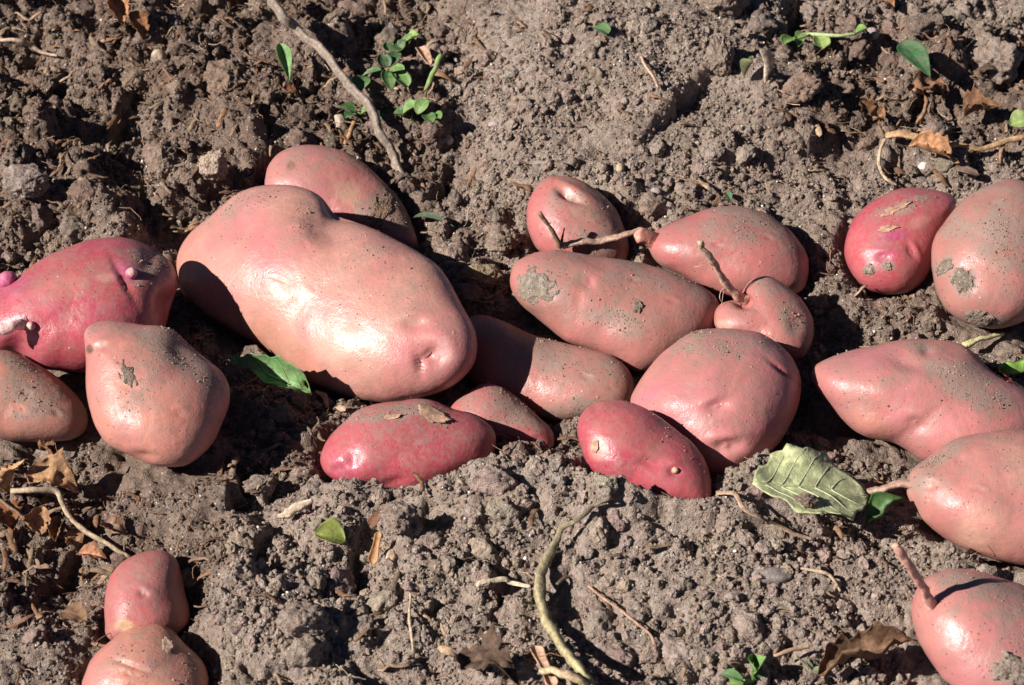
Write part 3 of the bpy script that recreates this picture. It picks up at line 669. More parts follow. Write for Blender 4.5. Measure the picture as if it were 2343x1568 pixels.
for _ in range(26):       # loose soil banks up no steeper than this against a potato
    for sh, ax_ in ((1, 0), (-1, 0), (1, 1), (-1, 1)): CAP = np.minimum(CAP, np.roll(CAP, sh, ax_) + GS * 1.7)
hz = np.minimum(hz, lookup(LOWB, fx, fy, 9.0) - 0.0012); hz = np.minimum(hz, lookup(CAP, fx, fy, 9.0))
gcol = soil_colour(fx, fy)
NXg, NYg = len(AX), len(AY)
idx = np.arange(NXg * NYg).reshape(NYg, NXg)
GF = np.stack([idx[:-1, :-1], idx[:-1, 1:], idx[1:, 1:], idx[1:, :-1]], -1).reshape(-1, 4)
tag(mesh_np('soil_ground', np.stack([fx, fy, hz], 1), GF, M_SOIL, None, True, {'col': gcol}), 'loose crumbly brown garden soil that fills the frame', kind='structure')
HZ = hz.reshape(NYg, NXg)
def H(x, y):
    x = np.atleast_1d(np.asarray(x, float)); y = np.atleast_1d(np.asarray(y, float))
    i = np.clip(np.searchsorted(AX, x) - 1, 0, NXg - 2); j = np.clip(np.searchsorted(AY, y) - 1, 0, NYg - 2)
    tx = (x - AX[i]) / (AX[i + 1] - AX[i]); ty = (y - AY[j]) / (AY[j + 1] - AY[j])
    return (HZ[j, i] * (1 - tx) + HZ[j, i + 1] * tx) * (1 - ty) + (HZ[j + 1, i] * (1 - tx) + HZ[j + 1, i + 1] * tx) * ty
def gp(u, v, lift=0.0, rad=0.0):
    """point on the soil seen at photo position u, v"""
    X, Y = raydir(u, v); d = FWD + X * RGT + Y * UPV
    t = np.arange(1.1, 2.2, 0.0008)
    p = CAM + t[:, None] * d
    hit = np.nonzero(p[:, 2] < H(p[:, 0], p[:, 1]) + lift)[0]
    return p[hit[0]] if len(hit) else p[-1]

# ------------------------------------------------------------------ clods and crumbs
def ico(level):
    bm = bmesh.new(); bmesh.ops.create_icosphere(bm, subdivisions=level, radius=1.0)
    V = np.array([v.co[:] for v in bm.verts]); F = np.array([[v.index for v in f.verts] for f in bm.faces]); bm.free()
    return V, F
ICO = {n: ico(n) for n in (1, 2, 3, 4, 5)}
def clod_shape(level, seed, cuts=9, nz=0.2, fine=0.0):
    V, F = ICO[level]; r = np.random.default_rng(seed); p = V.copy()
    for _ in range(cuts):
        n = r.normal(size=3); n /= np.linalg.norm(n); d = r.uniform(0.55, 0.92)
        e = np.clip(p @ n - d, 0, None); p = p - e[:, None] * n * 0.85
    o = r.uniform(0, 50, 3)
    s = 1 + nz * noise3(p * 1.7 + o, seed) + nz * 0.75 * noise3(p * 4.1 + o, seed + 1)
    if fine: s = s + fine * noise3(p * 9 + o, seed + 2) + fine * 0.7 * noise3(p * 19 + o, seed + 3) 
    p = p * s[:, None]
    return p * np.array([1, r.uniform(0.7, 1.0), r.uniform(0.6, 0.85)]), F
def rotmats(n, r, flat=False):
    a = r.uniform(0, 2 * np.pi, n)
    if flat:
        tx = r.normal(0, 0.25, n); ty = r.normal(0, 0.25, n)
    else:
        tx = r.uniform(-np.pi, np.pi, n); ty = r.uniform(-0.7, 0.7, n)
    ca, sa, cx, sx, cy, sy = np.cos(a), np.sin(a), np.cos(tx), np.sin(tx), np.cos(ty), np.sin(ty)
    Z = np.zeros((n, 3, 3)); Rz = Z.copy(); Rx = Z.copy(); Ry = Z.copy()
    Rz[:, 0, 0] = ca; Rz[:, 0, 1] = -sa; Rz[:, 1, 0] = sa; Rz[:, 1, 1] = ca; Rz[:, 2, 2] = 1
    Rx[:, 0, 0] = 1; Rx[:, 1, 1] = cx; Rx[:, 1, 2] = -sx; Rx[:, 2, 1] = sx; Rx[:, 2, 2] = cx
    Ry[:, 1, 1] = 1; Ry[:, 0, 0] = cy; Ry[:, 0, 2] = sy; Ry[:, 2, 0] = -sy; Ry[:, 2, 2] = cy
    return Rz @ Rx @ Ry
def scatter(shapes, pos, size, R, cols, vjit=0.0):
    Vs, Fs, Cs, off = [], [], [], 0
    which = np.arange(len(pos)) % len(shapes)
    for s, (V, F) in enumerate(shapes):
        m = which == s; n = m.sum()
        if not n: continue
        P = np.einsum('nij,vj->nvi', R[m], V) * size[m][:, None, None] + pos[m][:, None, :]
        Vs.append(P.reshape(-1, 3)); Fs.append((F[None] + (np.arange(n) * len(V))[:, None, None]).reshape(-1, F.shape[1]) + off)
        Cs.append(np.repeat(cols[m], len(V), 0)); off += n * len(V)
    return np.concatenate(Vs), np.concatenate(Fs), np.concatenate(Cs)
def spots(n, r, footgrow=0.0, dens=None):
    """random ground points inside the visible patch, clear of the potatoes"""
    x = r.uniform(-0.42, 0.42, n * 3); y = r.uniform(-0.33, 0.45, n * 3)
    u, v, _ = project(np.stack([x, y, np.zeros_like(x)], 1))
    ok = (u > -160) & (u < 2500) & (v > -160) & (v < 1740)
    g = dilate(FOOT, int(footgrow / GS)) if footgrow else FOOT
    ok &= ~lookup(g, x, y, False).astype(bool)
    if dens is not None: ok &= r.uniform(size=len(x)) < dens(x, y)
    x, y = x[ok][:n], y[ok][:n]
    return x, y
clump = lambda x, y: np.clip(0.5 + 1.5 * noise2(x * 20, y * 20, 91), 0.04, 1) * (0.25 + 0.9 * (regions(x, y)[0] - 0.3))
def crumb_layer(name, label, n, smin, smax, level, nvar, foot, seed, power=2.2, sinkf=0.35, nz=0.22, cuts=9, dens=clump, tone=(0.8, 1.25), smooth=False, fine=0.0):
    r = np.random.default_rng(seed)
    x, y = spots(n, r, foot, dens); n = len(x)
    s = smin * (1 - r.uniform(size=n) * (1 - (smin / smax) ** power)) ** (-1 / power)
    z = H(x, y) + s * (0.45 - sinkf)
    c = soil_colour(x, y, 3) * r.uniform(*tone, n)[:, None] * (1 + r.normal(0, 0.03, (n, 3)))
    V, F, C = scatter([clod_shape(level, seed * 100 + i, cuts, nz, fine) for i in range(nvar)], np.stack([x, y, z], 1), s, rotmats(n, r), c)
    return tag(mesh_np(name, V, F, M_SOIL, None, smooth, {'col': C}), label, kind='stuff')
tl_dens = lambda x, y: np.clip(0.1 + 2.6 * (regions(x, y)[0] - 0.55), 0.03, 1)
def instanced_layer(name, label, n, smin, smax, level, nvar, seed, power=2.0, sinkf=0.2, nz=0.28, cuts=9, dens=clump, tone=(0.8, 1.25), fine=0.0, cols=None, mat=None):
    """crumbs by the tens of thousand: points that carry size, turn and colour, with clod shapes set on them"""
    r = np.random.default_rng(seed); x, y = spots(n, r, 0.0, dens); n = len(x)
    s = smin * (1 - r.uniform(size=n) * (1 - (smin / smax) ** power)) ** (-1 / power)
    z = H(x, y) + s * (0.45 - sinkf)
    c = soil_colour(x, y, 3) * r.uniform(*tone, n)[:, None] * (1 + r.normal(0, 0.03, (n, 3)))
    me = bpy.data.meshes.new(name); me.vertices.add(n); me.vertices.foreach_set('co', np.stack([x, y, z], 1).astype(np.float32).ravel())
    a = me.attributes.new('col', 'FLOAT_COLOR', 'POINT'); c4 = np.ones((n, 4), np.float32); c4[:, :3] = c; a.data.foreach_set('color', c4.ravel())
    a = me.attributes.new('size', 'FLOAT', 'POINT'); a.data.foreach_set('value', s.astype(np.float32))
    a = me.attributes.new('turn', 'FLOAT_VECTOR', 'POINT'); a.data.foreach_set('vector', r.uniform(-3.1, 3.1, (n, 3)).astype(np.float32).ravel())
    a = me.attributes.new('kind', 'INT', 'POINT'); a.data.foreach_set('value', r.integers(0, nvar, n).astype(np.int32))
    ob = bpy.data.objects.new(name, me); COL.objects.link(ob)
    src = bpy.data.collections.new(name + '_shapes')
    for i in range(nvar):
        V, F = clod_shape(level, seed * 100 + i, cuts, nz, fine)
        o = mesh_np('%s_shape_%02d' % (name, i), V, F, mat or M_SOIL_I, None, False); COL.objects.unlink(o); src.objects.link(o)
    g = bpy.data.node_groups.new(name, 'GeometryNodeTree')
    g.interface.new_socket('Geometry', in_out='INPUT', socket_type='NodeSocketGeometry'); g.interface.new_socket('Geometry', in_out='OUTPUT', socket_type='NodeSocketGeometry')
    N = g.nodes; gi = N.new('NodeGroupInput'); go = N.new('NodeGroupOutput'); ci = N.new('GeometryNodeCollectionInfo'); ci.inputs['Collection'].default_value = src
    ci.inputs['Separate Children'].default_value = True; ci.inputs['Reset Children'].default_value = True
    ip = N.new('GeometryNodeInstanceOnPoints'); ip.inputs['Pick Instance'].default_value = True
    def named(an, typ):
        q = N.new('GeometryNodeInputNamedAttribute'); q.data_type = typ; q.inputs['Name'].default_value = an; return q.outputs[0]
    L = g.links.new
    L(gi.outputs[0], ip.inputs['Points']); L(ci.outputs[0], ip.inputs['Instance']); L(named('kind', 'INT'), ip.inputs['Instance Index'])
    e2r = N.new('FunctionNodeEulerToRotation'); L(named('turn', 'FLOAT_VECTOR'), e2r.inputs[0]); L(e2r.outputs[0], ip.inputs['Rotation'])
    L(named('size', 'FLOAT'), ip.inputs['Scale']); L(ip.outputs[0], go.inputs[0])
    md = ob.modifiers.new('crumbs', 'NODES'); md.node_group = g
    return tag(ob, label, kind='stuff')
crumb_layer('soil_lumps', 'coarse lumps of brown soil strewn over the ground', 260, 0.0065, 0.013, 4, 16, 0.006, 5, 1.8, 0.5, fine=0.16, nz=0.28, smooth=True, dens=tl_dens)
crumb_layer('soil_clumps', 'middle sized clumps of soil strewn over the ground', 1500, 0.0034, 0.0070, 3, 18, 0.003, 6, 2.0, 0.3, fine=0.14, nz=0.3)
instanced_layer('soil_pieces', 'small pieces of soil strewn over the ground', 9000, 0.0018, 0.0040, 3, 16, 7, fine=0.12)
instanced_layer('soil_crumbs', 'small crumbs of soil strewn over the ground', 34000, 0.0009, 0.0021, 2, 16, 9, sinkf=0.15, fine=0.1, tone=(0.75, 1.3), dens=lambda x, y: np.clip(0.5 + 1.5 * noise2(x * 24, y * 24, 92), 0.05, 1))
instanced_layer('soil_grains', 'fine grains of soil strewn over the ground', 60000, 0.0004, 0.0010, 1, 12, 8, sinkf=0.1, dens=None, tone=(0.7, 1.5))

# ------------------------------------------------------------------ stems, leaves and litter: builders
_off = [(a, b) for a in np.linspace(-0.012, 0.012, 7) for b in np.linspace(-0.012, 0.012, 7)]
def Htop(x, y, q=75):
    o = np.array(_off); return float(np.percentile(H(x + o[:, 0], y + o[:, 1]), q))
def gtop(u, v, lift=0.0):
    z = 0.01
    for _ in range(5):
        p = on_plane(u, v, z); z = Htop(p[0], p[1]) + lift
    return on_plane(u, v, z)
def spline(P, n):
    P = np.asarray(P, float); P = np.vstack([2 * P[0] - P[1], P, 2 * P[-1] - P[-2]])
    out = []
    m = len(P) - 3
    for q in np.linspace(0, m - 1e-6, n):
        i = int(q); t = q - i; p0, p1, p2, p3 = P[i:i + 4]
        out.append(0.5 * ((2 * p1) + (-p0 + p2) * t + (2 * p0 - 5 * p1 + 4 * p2 - p3) * t ** 2 + (-p0 + 3 * p1 - 3 * p2 + p3) * t ** 3))
    return np.array(out)
def tube(path, radii, sides=7, wob=0.15, seed=0, flat=1.0):
    P = np.asarray(path); n = len(P); T = np.gradient(P, axis=0); T /= np.linalg.norm(T, axis=1, keepdims=True) + 1e-12
    ref = np.array([0, 0, 1.0]); A = np.cross(T, ref); A /= np.linalg.norm(A, axis=1, keepdims=True) + 1e-9
    B = np.cross(A, T); R = np.broadcast_to(radii, n)
    a = np.arange(sides) / sides * 2 * np.pi
    rid = (1 + 0.13 * np.cos(3 * a + seed) + 0.07 * np.cos(5 * a + 2 * seed)) if sides >= 7 else np.ones(sides)
    R2 = np.asarray(R)[:, None] * rid[None]
    V = P[:, None] + (A[:, None] * np.cos(a)[None, :, None] + B[:, None] * (flat * np.sin(a))[None, :, None]) * R2[:, :, None]
    V = V.reshape(-1, 3)
    if wob:
        d = noise3(V * 260 + seed * 7.7, seed) * wob; V = V + (V - np.repeat(P, sides, 0)) * d[:, None]
    idx = np.arange(n * sides).reshape(n, sides); j = (np.arange(sides) + 1) % sides
    F = np.stack([idx[:-1], idx[:-1][:, j], idx[1:][:, j], idx[1:]], -1).reshape(-1, 4)
    V = np.vstack([V, P[0] - T[0] * R[0] * 0.3, P[-1] + T[-1] * R[-1] * 0.3]); c0, c1 = len(V) - 2, len(V) - 1
    tri = np.concatenate([np.stack([idx[0][j], idx[0], np.full(sides, c0)], 1), np.stack([idx[-1], idx[-1][j], np.full(sides, c1)], 1)])
    return V, F, tri
def stem_obj(name, pts3, radii, col, mat, parent=None, n=28, sides=8, col2=None, seed=1, wob=0.18, flat=1.0):
    P = spline(pts3, n); r = np.interp(np.linspace(0, 1, n), np.linspace(0, 1, len(radii)), radii)
    r = r * (1 + 0.04 * np.sin(np.arange(n) * 1.7 + seed) + 0.06 * np.sin(np.arange(n) * 0.6 + seed))
    for a_ in range(3): P[:, a_] += np.mean(r) * (0.7 * noise3(P * 45 + seed * 3.1 + 11 * a_, seed) + 0.5 * noise3(P * 140 + seed, seed + a_)) * (np.arange(n) > 1)
    V, F, T = tube(P, r, sides, wob, seed, flat)
    c = np.tile(np.array(col, float), (len(V), 1))
    if col2 is not None:
        t = np.append(np.repeat(np.linspace(0, 1, n), sides), [0, 1])[:, None]
        c = c * (1 - t) + np.array(col2) * t
    c = c * (1 + 0.25 * noise3(V * 150, seed + 3))[:, None]
    c[:-2] *= np.tile(1 + 0.22 * np.cos(3 * np.arange(sides) / sides * 2 * np.pi + seed) + 0.12 * np.cos(np.arange(sides) * 2.4), n)[:, None]
    org = P[0].copy() if parent is None else None
    return mesh_np(name, V, [F, T], mat, parent, True, {'col': c}, org if parent is None else V.mean(0))
def leaf_obj(name, base, tip, width, col, mat, parent=None, cup=0.3, curl=0.2, roll=0.0, serr=0.0, wave=0.08, shape='pointed', seed=1, thick=0.00025, vein=0.25, normal=None, col2=None, crumple=0.0, notch=0.0, hole=False, ribs=None):
    """blade from base to tip with a midrib fold, curl, wavy margin"""
    base = np.asarray(base, float); tip = np.asarray(tip, float); ax = tip - base; L = np.linalg.norm(ax); ax /= L
    up = np.array(normal if normal is not None else (0, 0, 1.0)); sd = np.cross(up, ax); sd /= np.linalg.norm(sd); up = np.cross(ax, sd)
    if roll: 
        cr, sr = math.cos(math.radians(roll)), math.sin(math.radians(roll)); sd, up = sd * cr + up * sr, up * cr - sd * sr
    n, m = 22, 13
    t = np.linspace(0, 1, n); w = np.linspace(-1, 1, m)
    if shape == 'round': pr = np.sqrt(np.clip(1 - (2 * t - 1) ** 2, 0, 1)) ** 0.85
    elif shape == 'oval': pr = np.sin(np.pi * t) ** 0.65
    elif shape == 'strip': pr = np.clip(np.minimum(t, 1 - t) * 9, 0.12, 1) * (0.8 + 0.2 * np.sin(5 * t + seed))
    else: pr = (np.sin(np.pi * np.clip(t, 0, 1) ** 0.75)) ** 0.9 * (1 - 0.25 * t)
    pr = np.clip(pr, 0.02, None)
    TT, WW = np.meshgrid(t, w, indexing='ij')
    half = width / 2 * np.repeat(pr[:, None], m, 1)
    if serr: half = half * (1 + serr * np.sin(TT * 40 + seed) * np.abs(WW) ** 3 + serr * 0.8 * np.sin(TT * 17 + 2 * seed) * np.abs(WW) ** 2)
    ph = cup * WW                                # angle across
    yy = half * WW * np.cos(cup * np.abs(WW) * 0.8); zz = half * np.abs(WW) * np.sin(cup * np.abs(WW) * 1.2)
    xx = L * TT; zz = zz + curl * L * (np.sin(np.pi * TT)) * 0.5
    q = np.stack([xx * 60, yy * 60, np.full_like(xx, seed * 1.3)], -1).reshape(-1, 3)
    zz = zz + wave * width * (noise3(q, seed).reshape(n, m)) * (0.3 + np.abs(WW))
    if crumple:
        zz = zz + crumple * width * (noise3(q * 2.6, seed + 4).reshape(n, m) + 0.5 * noise3(q * 6, seed + 5).reshape(n, m))
        yy = yy + crumple * width * 0.6 * noise3(q * 2.2 + 9, seed + 6).reshape(n, m)
    if vein:                                     # pressed veins
        sv = np.abs(((TT * 7 - np.abs(WW) * 1.3) % 1) - 0.5) * 2
        zz = zz - vein * 0.0011 * (np.exp(-(np.abs(WW) * 9) ** 2) + 0.7 * np.exp(-(sv * 4) ** 2) * (np.abs(WW) > 0.08))
    V = base + xx[..., None] * ax + yy[..., None] * sd + zz[..., None] * up
    V = V.reshape(-1, 3)
    c = np.tile(np.array(col, float), (n * m, 1))
    rib = np.exp(-(np.abs(WW) * 10) ** 2).reshape(-1, 1)
    sv = np.exp(-((np.abs(((TT * 7 - np.abs(WW) * 1.3) % 1) - 0.5) * 2) * 5) ** 2).reshape(-1, 1) * 0.5
    c = c * (1 + (rib + sv) * vein * 1.6)
    if col2 is not None:
        b = sstep(0.1, 0.5, noise3(q * 1.4, seed + 8))[:, None]; c = c * (1 - b) + np.array(col2) * b
    idx = np.arange(n * m).reshape(n, m); F = np.stack([idx[:-1, :-1], idx[1:, :-1], idx[1:, 1:], idx[:-1, 1:]], -1).reshape(-1, 4)
    if hole or notch:
        cen = V[F].mean(1); k = noise3((cen - base) * 95 + seed, seed + 12)
        edge = np.abs(WW.reshape(-1))[F].mean(1); F = F[~((k > 0.30) & (edge > (0.25 if hole else 0.6)))]
    ob = mesh_np(name, V, F, mat, parent, True, {'col': c}, base if parent is None else V.mean(0))
    if ribs:                                     # raised midrib and side veins
        G = V.reshape(n, m, 3); mid = m // 2; lift = np.cross(ax, sd); lift = lift * np.sign(lift[2])
        lines = [(G[:, mid] + lift * 0.0003, 0.00075)]
        for q0 in range(2, n - 5, 3):
            for sg in (-1, 1):
                ii = [min(n - 1, q0 + int(1.0 * kk)) for kk in range(mid)]
                lines.append((np.array([G[a_, mid + sg * kk] for kk, a_ in enumerate(ii)]) + lift * 0.00025, 0.0004))
        for li, (pth, rr) in enumerate(lines):
            vo, vf, vt = tube(spline(pth, 20), rr * np.linspace(1.1, 0.45, 20), 5, 0)
            mesh_np('vein', vo, [vf, vt], mat, ob, True, {'col': np.tile(np.array(ribs), (len(vo), 1))}, vo.mean(0))
    sm = ob.modifiers.new('thickness', 'SOLIDIFY'); sm.thickness = thick; sm.offset = 0
    return ob

# ------------------------------------------------------------------ parts that belong to potatoes
def along(P, pts, off0=0.0):
    """first point on the potato's skin; the others in the photo at a depth offset (m, towards the camera) from it"""
    p0, n0 = P.surf(*pts[0][:2]); d0 = (p0 - CAM) @ FWD
    out = [p0 - n0 * 0.002]
    for u, v, off in pts[1:]:
        X, Y = raydir(u, v); out.append(CAM + (d0 - off) * (FWD + X * RGT + Y * UPV))
    return out
def patch(P, name, cu, cv, ru, rv, rot, thick, col, mat, seed=1, n=46, rag=0.55, grain=0.5, lift_edge=None, label=None):
    a = np.linspace(-1.3, 1.3, n); A, B = np.meshgrid(a, a)
    cr, sr = math.cos(math.radians(rot)), math.sin(math.radians(rot))
    U = cu + A * ru * cr - B * rv * sr; W = cv + A * ru * sr + B * rv * cr
    q = np.stack([A.ravel() * 1.9 + seed * 3.3, B.ravel() * 1.9, np.zeros(n * n)], 1)
    f = 1 - np.hypot(A, B).ravel() + rag * (noise3(q, seed) + 0.6 * noise3(q * 2.7, seed + 1) + 0.35 * noise3(q * 6, seed + 2))
    inside = f > 0
    V = np.zeros((n * n, 3))
    for i in range(n * n):
        if f[i] > -0.5:
            if lift_edge is None: h = thick * (min(1, f[i] * 3.5) * (1 + grain * noise3(q[i:i + 1] * 7, seed + 4)[0]) - 0.25)
            else:
                h = 0.0002 + lift_edge * max(0, (A.ravel()[i] + 0.1)) ** 2
            p, nn = P.surf(U.ravel()[i], W.ravel()[i]); V[i] = p + nn * h
    idx = np.arange(n * n).reshape(n, n); F = np.stack([idx[:-1, :-1], idx[:-1, 1:], idx[1:, 1:], idx[1:, :-1]], -1).reshape(-1, 4)
    F = F[inside[F].any(1) & (f[F] > -0.5).all(1)] if lift_edge is None else F[inside[F].all(1)]
    use = np.unique(F); rm = np.zeros(n * n, int); rm[use] = np.arange(len(use)); V = V[use]; F = rm[F][:, ::-1]
    c = np.array(col) * (1 + 0.3 * noise3(V * 400, seed))[:, None]
    o = mesh_np(name, V, F, mat, P.ob, True, {'col': c}, V.mean(0))
    if lift_edge is not None:
        sm = o.modifiers.new('thickness', 'SOLIDIFY'); sm.thickness = 0.0002; sm.offset = 1
    if label: o['label'] = label
    return o
MUD = (0.27, 0.225, 0.185); FLAKE = (0.38, 0.23, 0.155)
patch(POT['long'], 'mud_patch', 1228, 655, 48, 40, -15, 0.0011, MUD, M_SOIL, 2, label='flat patch of dried grey mud')
patch(POT['long'], 'mud_patch', 1457, 702, 13, 16, -30, 0.0016, (0.22, 0.18, 0.14), M_SOIL, 3, 22)
patch(POT['dusty'], 'mud_patch', 2203, 643, 24, 32, -35, 0.0012, (0.21, 0.17, 0.135), M_SOIL, 4, 34)
patch(POT['dusty'], 'mud_patch', 2160, 612, 26, 14, -40, 0.0010, (0.22, 0.175, 0.14), M_SOIL, 5, 30)
patch(POT['dusty'], 'mud_patch', 2240, 728, 34, 18, 10, 0.0020, (0.23, 0.18, 0.145), M_SOIL, 6, 30)
patch(POT['pear'], 'mud_patch', 292, 858, 14, 28, -25, 0.0006, (0.19, 0.145, 0.115), M_SOIL, 7, 34, rag=1.2)
patch(POT['back'], 'mud_patch', 872, 482, 26, 42, 30, 0.0010, (0.22, 0.15, 0.105), M_SOIL, 9, 36, rag=1.2)
patch(POT['redback'], 'mud_patch', 1988, 618, 14, 12, 0, 0.0010, MUD, M_SOIL, 11, 20, rag=0.7)
patch(POT['redback'], 'mud_patch', 2030, 610, 12, 9, 0, 0.0009, MUD, M_SOIL, 12, 20, rag=0.7)
patch(POT['corner'], 'mud_patch', 2330, 1535, 60, 34, 20, 0.0035, (0.27, 0.22, 0.185), M_SOIL, 13, 34, rag=0.6)
patch(POT['frontred'], 'skin_flake', 990, 950, 40, 17, 30, 0.0, FLAKE, M_DRY, 14, 26, rag=0.25, lift_edge=0.0016, label='torn translucent flap of potato skin')
patch(POT['frontred'], 'skin_flake', 898, 955, 22, 6, -5, 0.0, FLAKE, M_DRY, 15, 20, rag=0.3, lift_edge=0.0012)
patch(POT['redback'], 'skin_flake', 2046, 480, 40, 8, -24, 0.0, (0.36, 0.20, 0.14), M_DRY, 16, 28, rag=0.45, lift_edge=0.0006)
patch(POT['redback'], 'skin_flake', 2030, 524, 24, 8, -12, 0.0, (0.34, 0.19, 0.13), M_DRY, 17, 26, rag=0.45, lift_edge=0.0006)
patch(POT['crimson'], 'skin_flake', 1362, 1022, 10, 16, 10, 0.0, FLAKE, M_DRY, 19, 18, rag=0.35, lift_edge=0.0007)
patch(POT['knobbed'], 'skin_flake', 382, 1478, 12, 20, -20, 0.0, (0.5, 0.34, 0.24), M_DRY, 20, 18, rag=0.35, lift_edge=0.0010)
patch(POT['pepper'], 'crack', 2287, 856, 46, 6, 33, 0.0006, (0.16, 0.03, 0.025), M_SOIL, 21, 26, rag=0.35, label='dark red crack along its back')

STOL = (0.40, 0.25, 0.17); PINKS = (0.56, 0.27, 0.21)
pm = POT['mango']
nub = along(pm, [(1490, 550, 0), (1480, 543, 0.003), (1470, 538, 0.004), (1462, 534, 0.004)])
stem_obj('stolon_nub', nub, [0.0052, 0.0045, 0.0042, 0.0015], (0.50, 0.22, 0.16), M_SPROUT, pm.ob, 12, 10, seed=3)
st = along(pm, [(1483, 527, 0.0), (1468, 524, 0.004), (1445, 531, 0.007), (1410, 543, 0.010), (1370, 552, 0.012), (1330, 556, 0.015), (1300, 562, 0.016), (1284, 566, 0.016)])
so = stem_obj('stolon', st, [0.0011, 0.0016, 0.0017, 0.0020, 0.0021, 0.0019, 0.0022], (0.42, 0.26, 0.19), M_WOOD, pm.ob, 40, 8, seed=4, wob=0.35)
so['label'] = 'dry pinkish brown stolon'
st2 = along(pm, [(1484, 527, 0.0), (1286, 566, 0.016), (1272, 550, 0.020), (1262, 528, 0.026), (1250, 508, 0.031), (1236, 488, 0.035)])[1:]
stem_obj('stolon_fork', st2, [0.0018, 0.0014, 0.0012, 0.0014], (0.26, 0.16, 0.10), M_WOOD, pm.ob, 18, 8, seed=5, wob=0.3)
st3 = along(pm, [(1484, 527, 0.0), (1284, 560, 0.017), (1287, 540, 0.020), (1290, 522, 0.022)])[1:]
stem_obj('stolon_fork', st3, [0.0010, 0.0007, 0.0004], (0.26, 0.14, 0.09), M_WOOD, pm.ob, 10, 6, seed=6)
ph = POT['heart']
hs = along(ph, [(1700, 685, 0), (1682, 673, 0.006), (1664, 655, 0.011), (1650, 632, 0.016), (1634, 606, 0.022), (1620, 588, 0.026), (1608, 572, 0.030), (1596, 557, 0.034)])
so = stem_obj('stolon', hs, [0.0034, 0.0026, 0.0024, 0.0020, 0.0018, 0.0021, 0.0018, 0.0016], (0.50, 0.30, 0.22), M_SPROUT, ph.ob, 36, 9, col2=(0.36, 0.25, 0.17), seed=7, wob=0.3)
so['label'] = 'upright tan stalk stub with fine root hairs'
for i, pts in enumerate(([(1664, 655, 0), (1655, 668, 0.011), (1652, 684, 0.010), (1650, 700, 0.008), (1642, 716, 0.007)], [(1664, 655, 0), (1650, 664, 0.012), (1646, 682, 0.011), (1653, 694, 0.009)], [(1612, 590, 0), (1606, 606, 0.03), (1596, 610, 0.031), (1588, 611, 0.03)])):
    d = [hs[2] if i < 2 else hs[5]] + along(ph, [(1700, 685, 0)] + pts[1:])[1:]
    stem_obj('root_hair', d, [0.0003, 0.00022, 0.00015], (0.55, 0.42, 0.30), M_DRY, ph.ob, 14, 4, seed=8 + i, wob=0)
pl = POT['rightlow']
rs = along(pl, [(2080, 1108, 0), (2062, 1108, 0.0), (2040, 1114, 0.0), (2018, 1122, 0.0), (1998, 1126, -0.001), (1975, 1120, -0.002), (1958, 1110, -0.004), (1945, 1098, -0.006)])
so = stem_obj('stolon', rs, [0.0024, 0.0019, 0.0018, 0.0021, 0.0016, 0.0018, 0.0012], (0.40, 0.25, 0.19), M_SPROUT, pl.ob, 34, 9, seed=11, wob=0.35)
so['label'] = 'bent brownish pink stolon'
pc = POT['corner']
cs = along(pc, [(2126, 1385, 0), (2118, 1362, 0.006), (2106, 1338, 0.013), (2090, 1312, 0.021), (2072, 1284, 0.029), (2058, 1262, 0.034), (2048, 1247, 0.036)])
so = stem_obj('stolon', cs, [0.0032, 0.0027, 0.0022, 0.0021, 0.0022, 0.0022, 0.0016], (0.56, 0.29, 0.22), M_SPROUT, pc.ob, 32, 10, seed=13, wob=0.2)
so['label'] = 'pink stolon standing up and leaning left'
pg = POT['magenta']
def knob_obj(P, name, u, v, r, lift, col, tipcol, seed, squash=1.0):
    p, n = P.surf(u, v); V, F = ICO[3]
    W = V * (1 + 0.12 * noise3(V * 2 + seed, seed))[:, None]
    up = n; a = np.cross(up, [0, 1, 0.3]); a /= np.linalg.norm(a); b = np.cross(up, a)
    t = sstep(0.2, 1.0, V[:, 2])[:, None]
    X = p + n * lift + (W[:, :1] * a + W[:, 1:2] * b) * r + W[:, 2:] * up * r * squash
    return mesh_np(name, X, F, M_SPROUT, P.ob, True, {'col': np.array(col) * (1 - t) + np.array(tipcol) * t}, p)
knob_obj(pg, 'sprout', 20, 648, 0.0056, 0.002, (0.42, 0.09, 0.17), (0.46, 0.12, 0.20), 3, 0.9)
knob_obj(pg, 'sprout', 299, 629, 0.0034, 0.0010, (0.40, 0.09, 0.15), (0.62, 0.38, 0.34), 4, 1.1)
knob_obj(pg, 'sprout', 72, 746, 0.0028, 0.0010, (0.42, 0.11, 0.16), (0.60, 0.40, 0.32), 5, 1.2)
stem_obj('sprout', along(pg, [(58, 737, 0), (38, 742, 0.005), (18, 750, 0.008), (0, 758, 0.010), (-16, 766, 0.011)]), [0.0034, 0.0029, 0.0028, 0.0027, 0.002], (0.68, 0.40, 0.37), M_SPROUT, pg.ob, 18, 9, seed=15)
knob_obj(POT['crimson'], 'eye_bud', 1543, 1077, 0.0019, 0.0006, (0.45, 0.2, 0.15), (0.55, 0.40, 0.26), 6, 0.9)
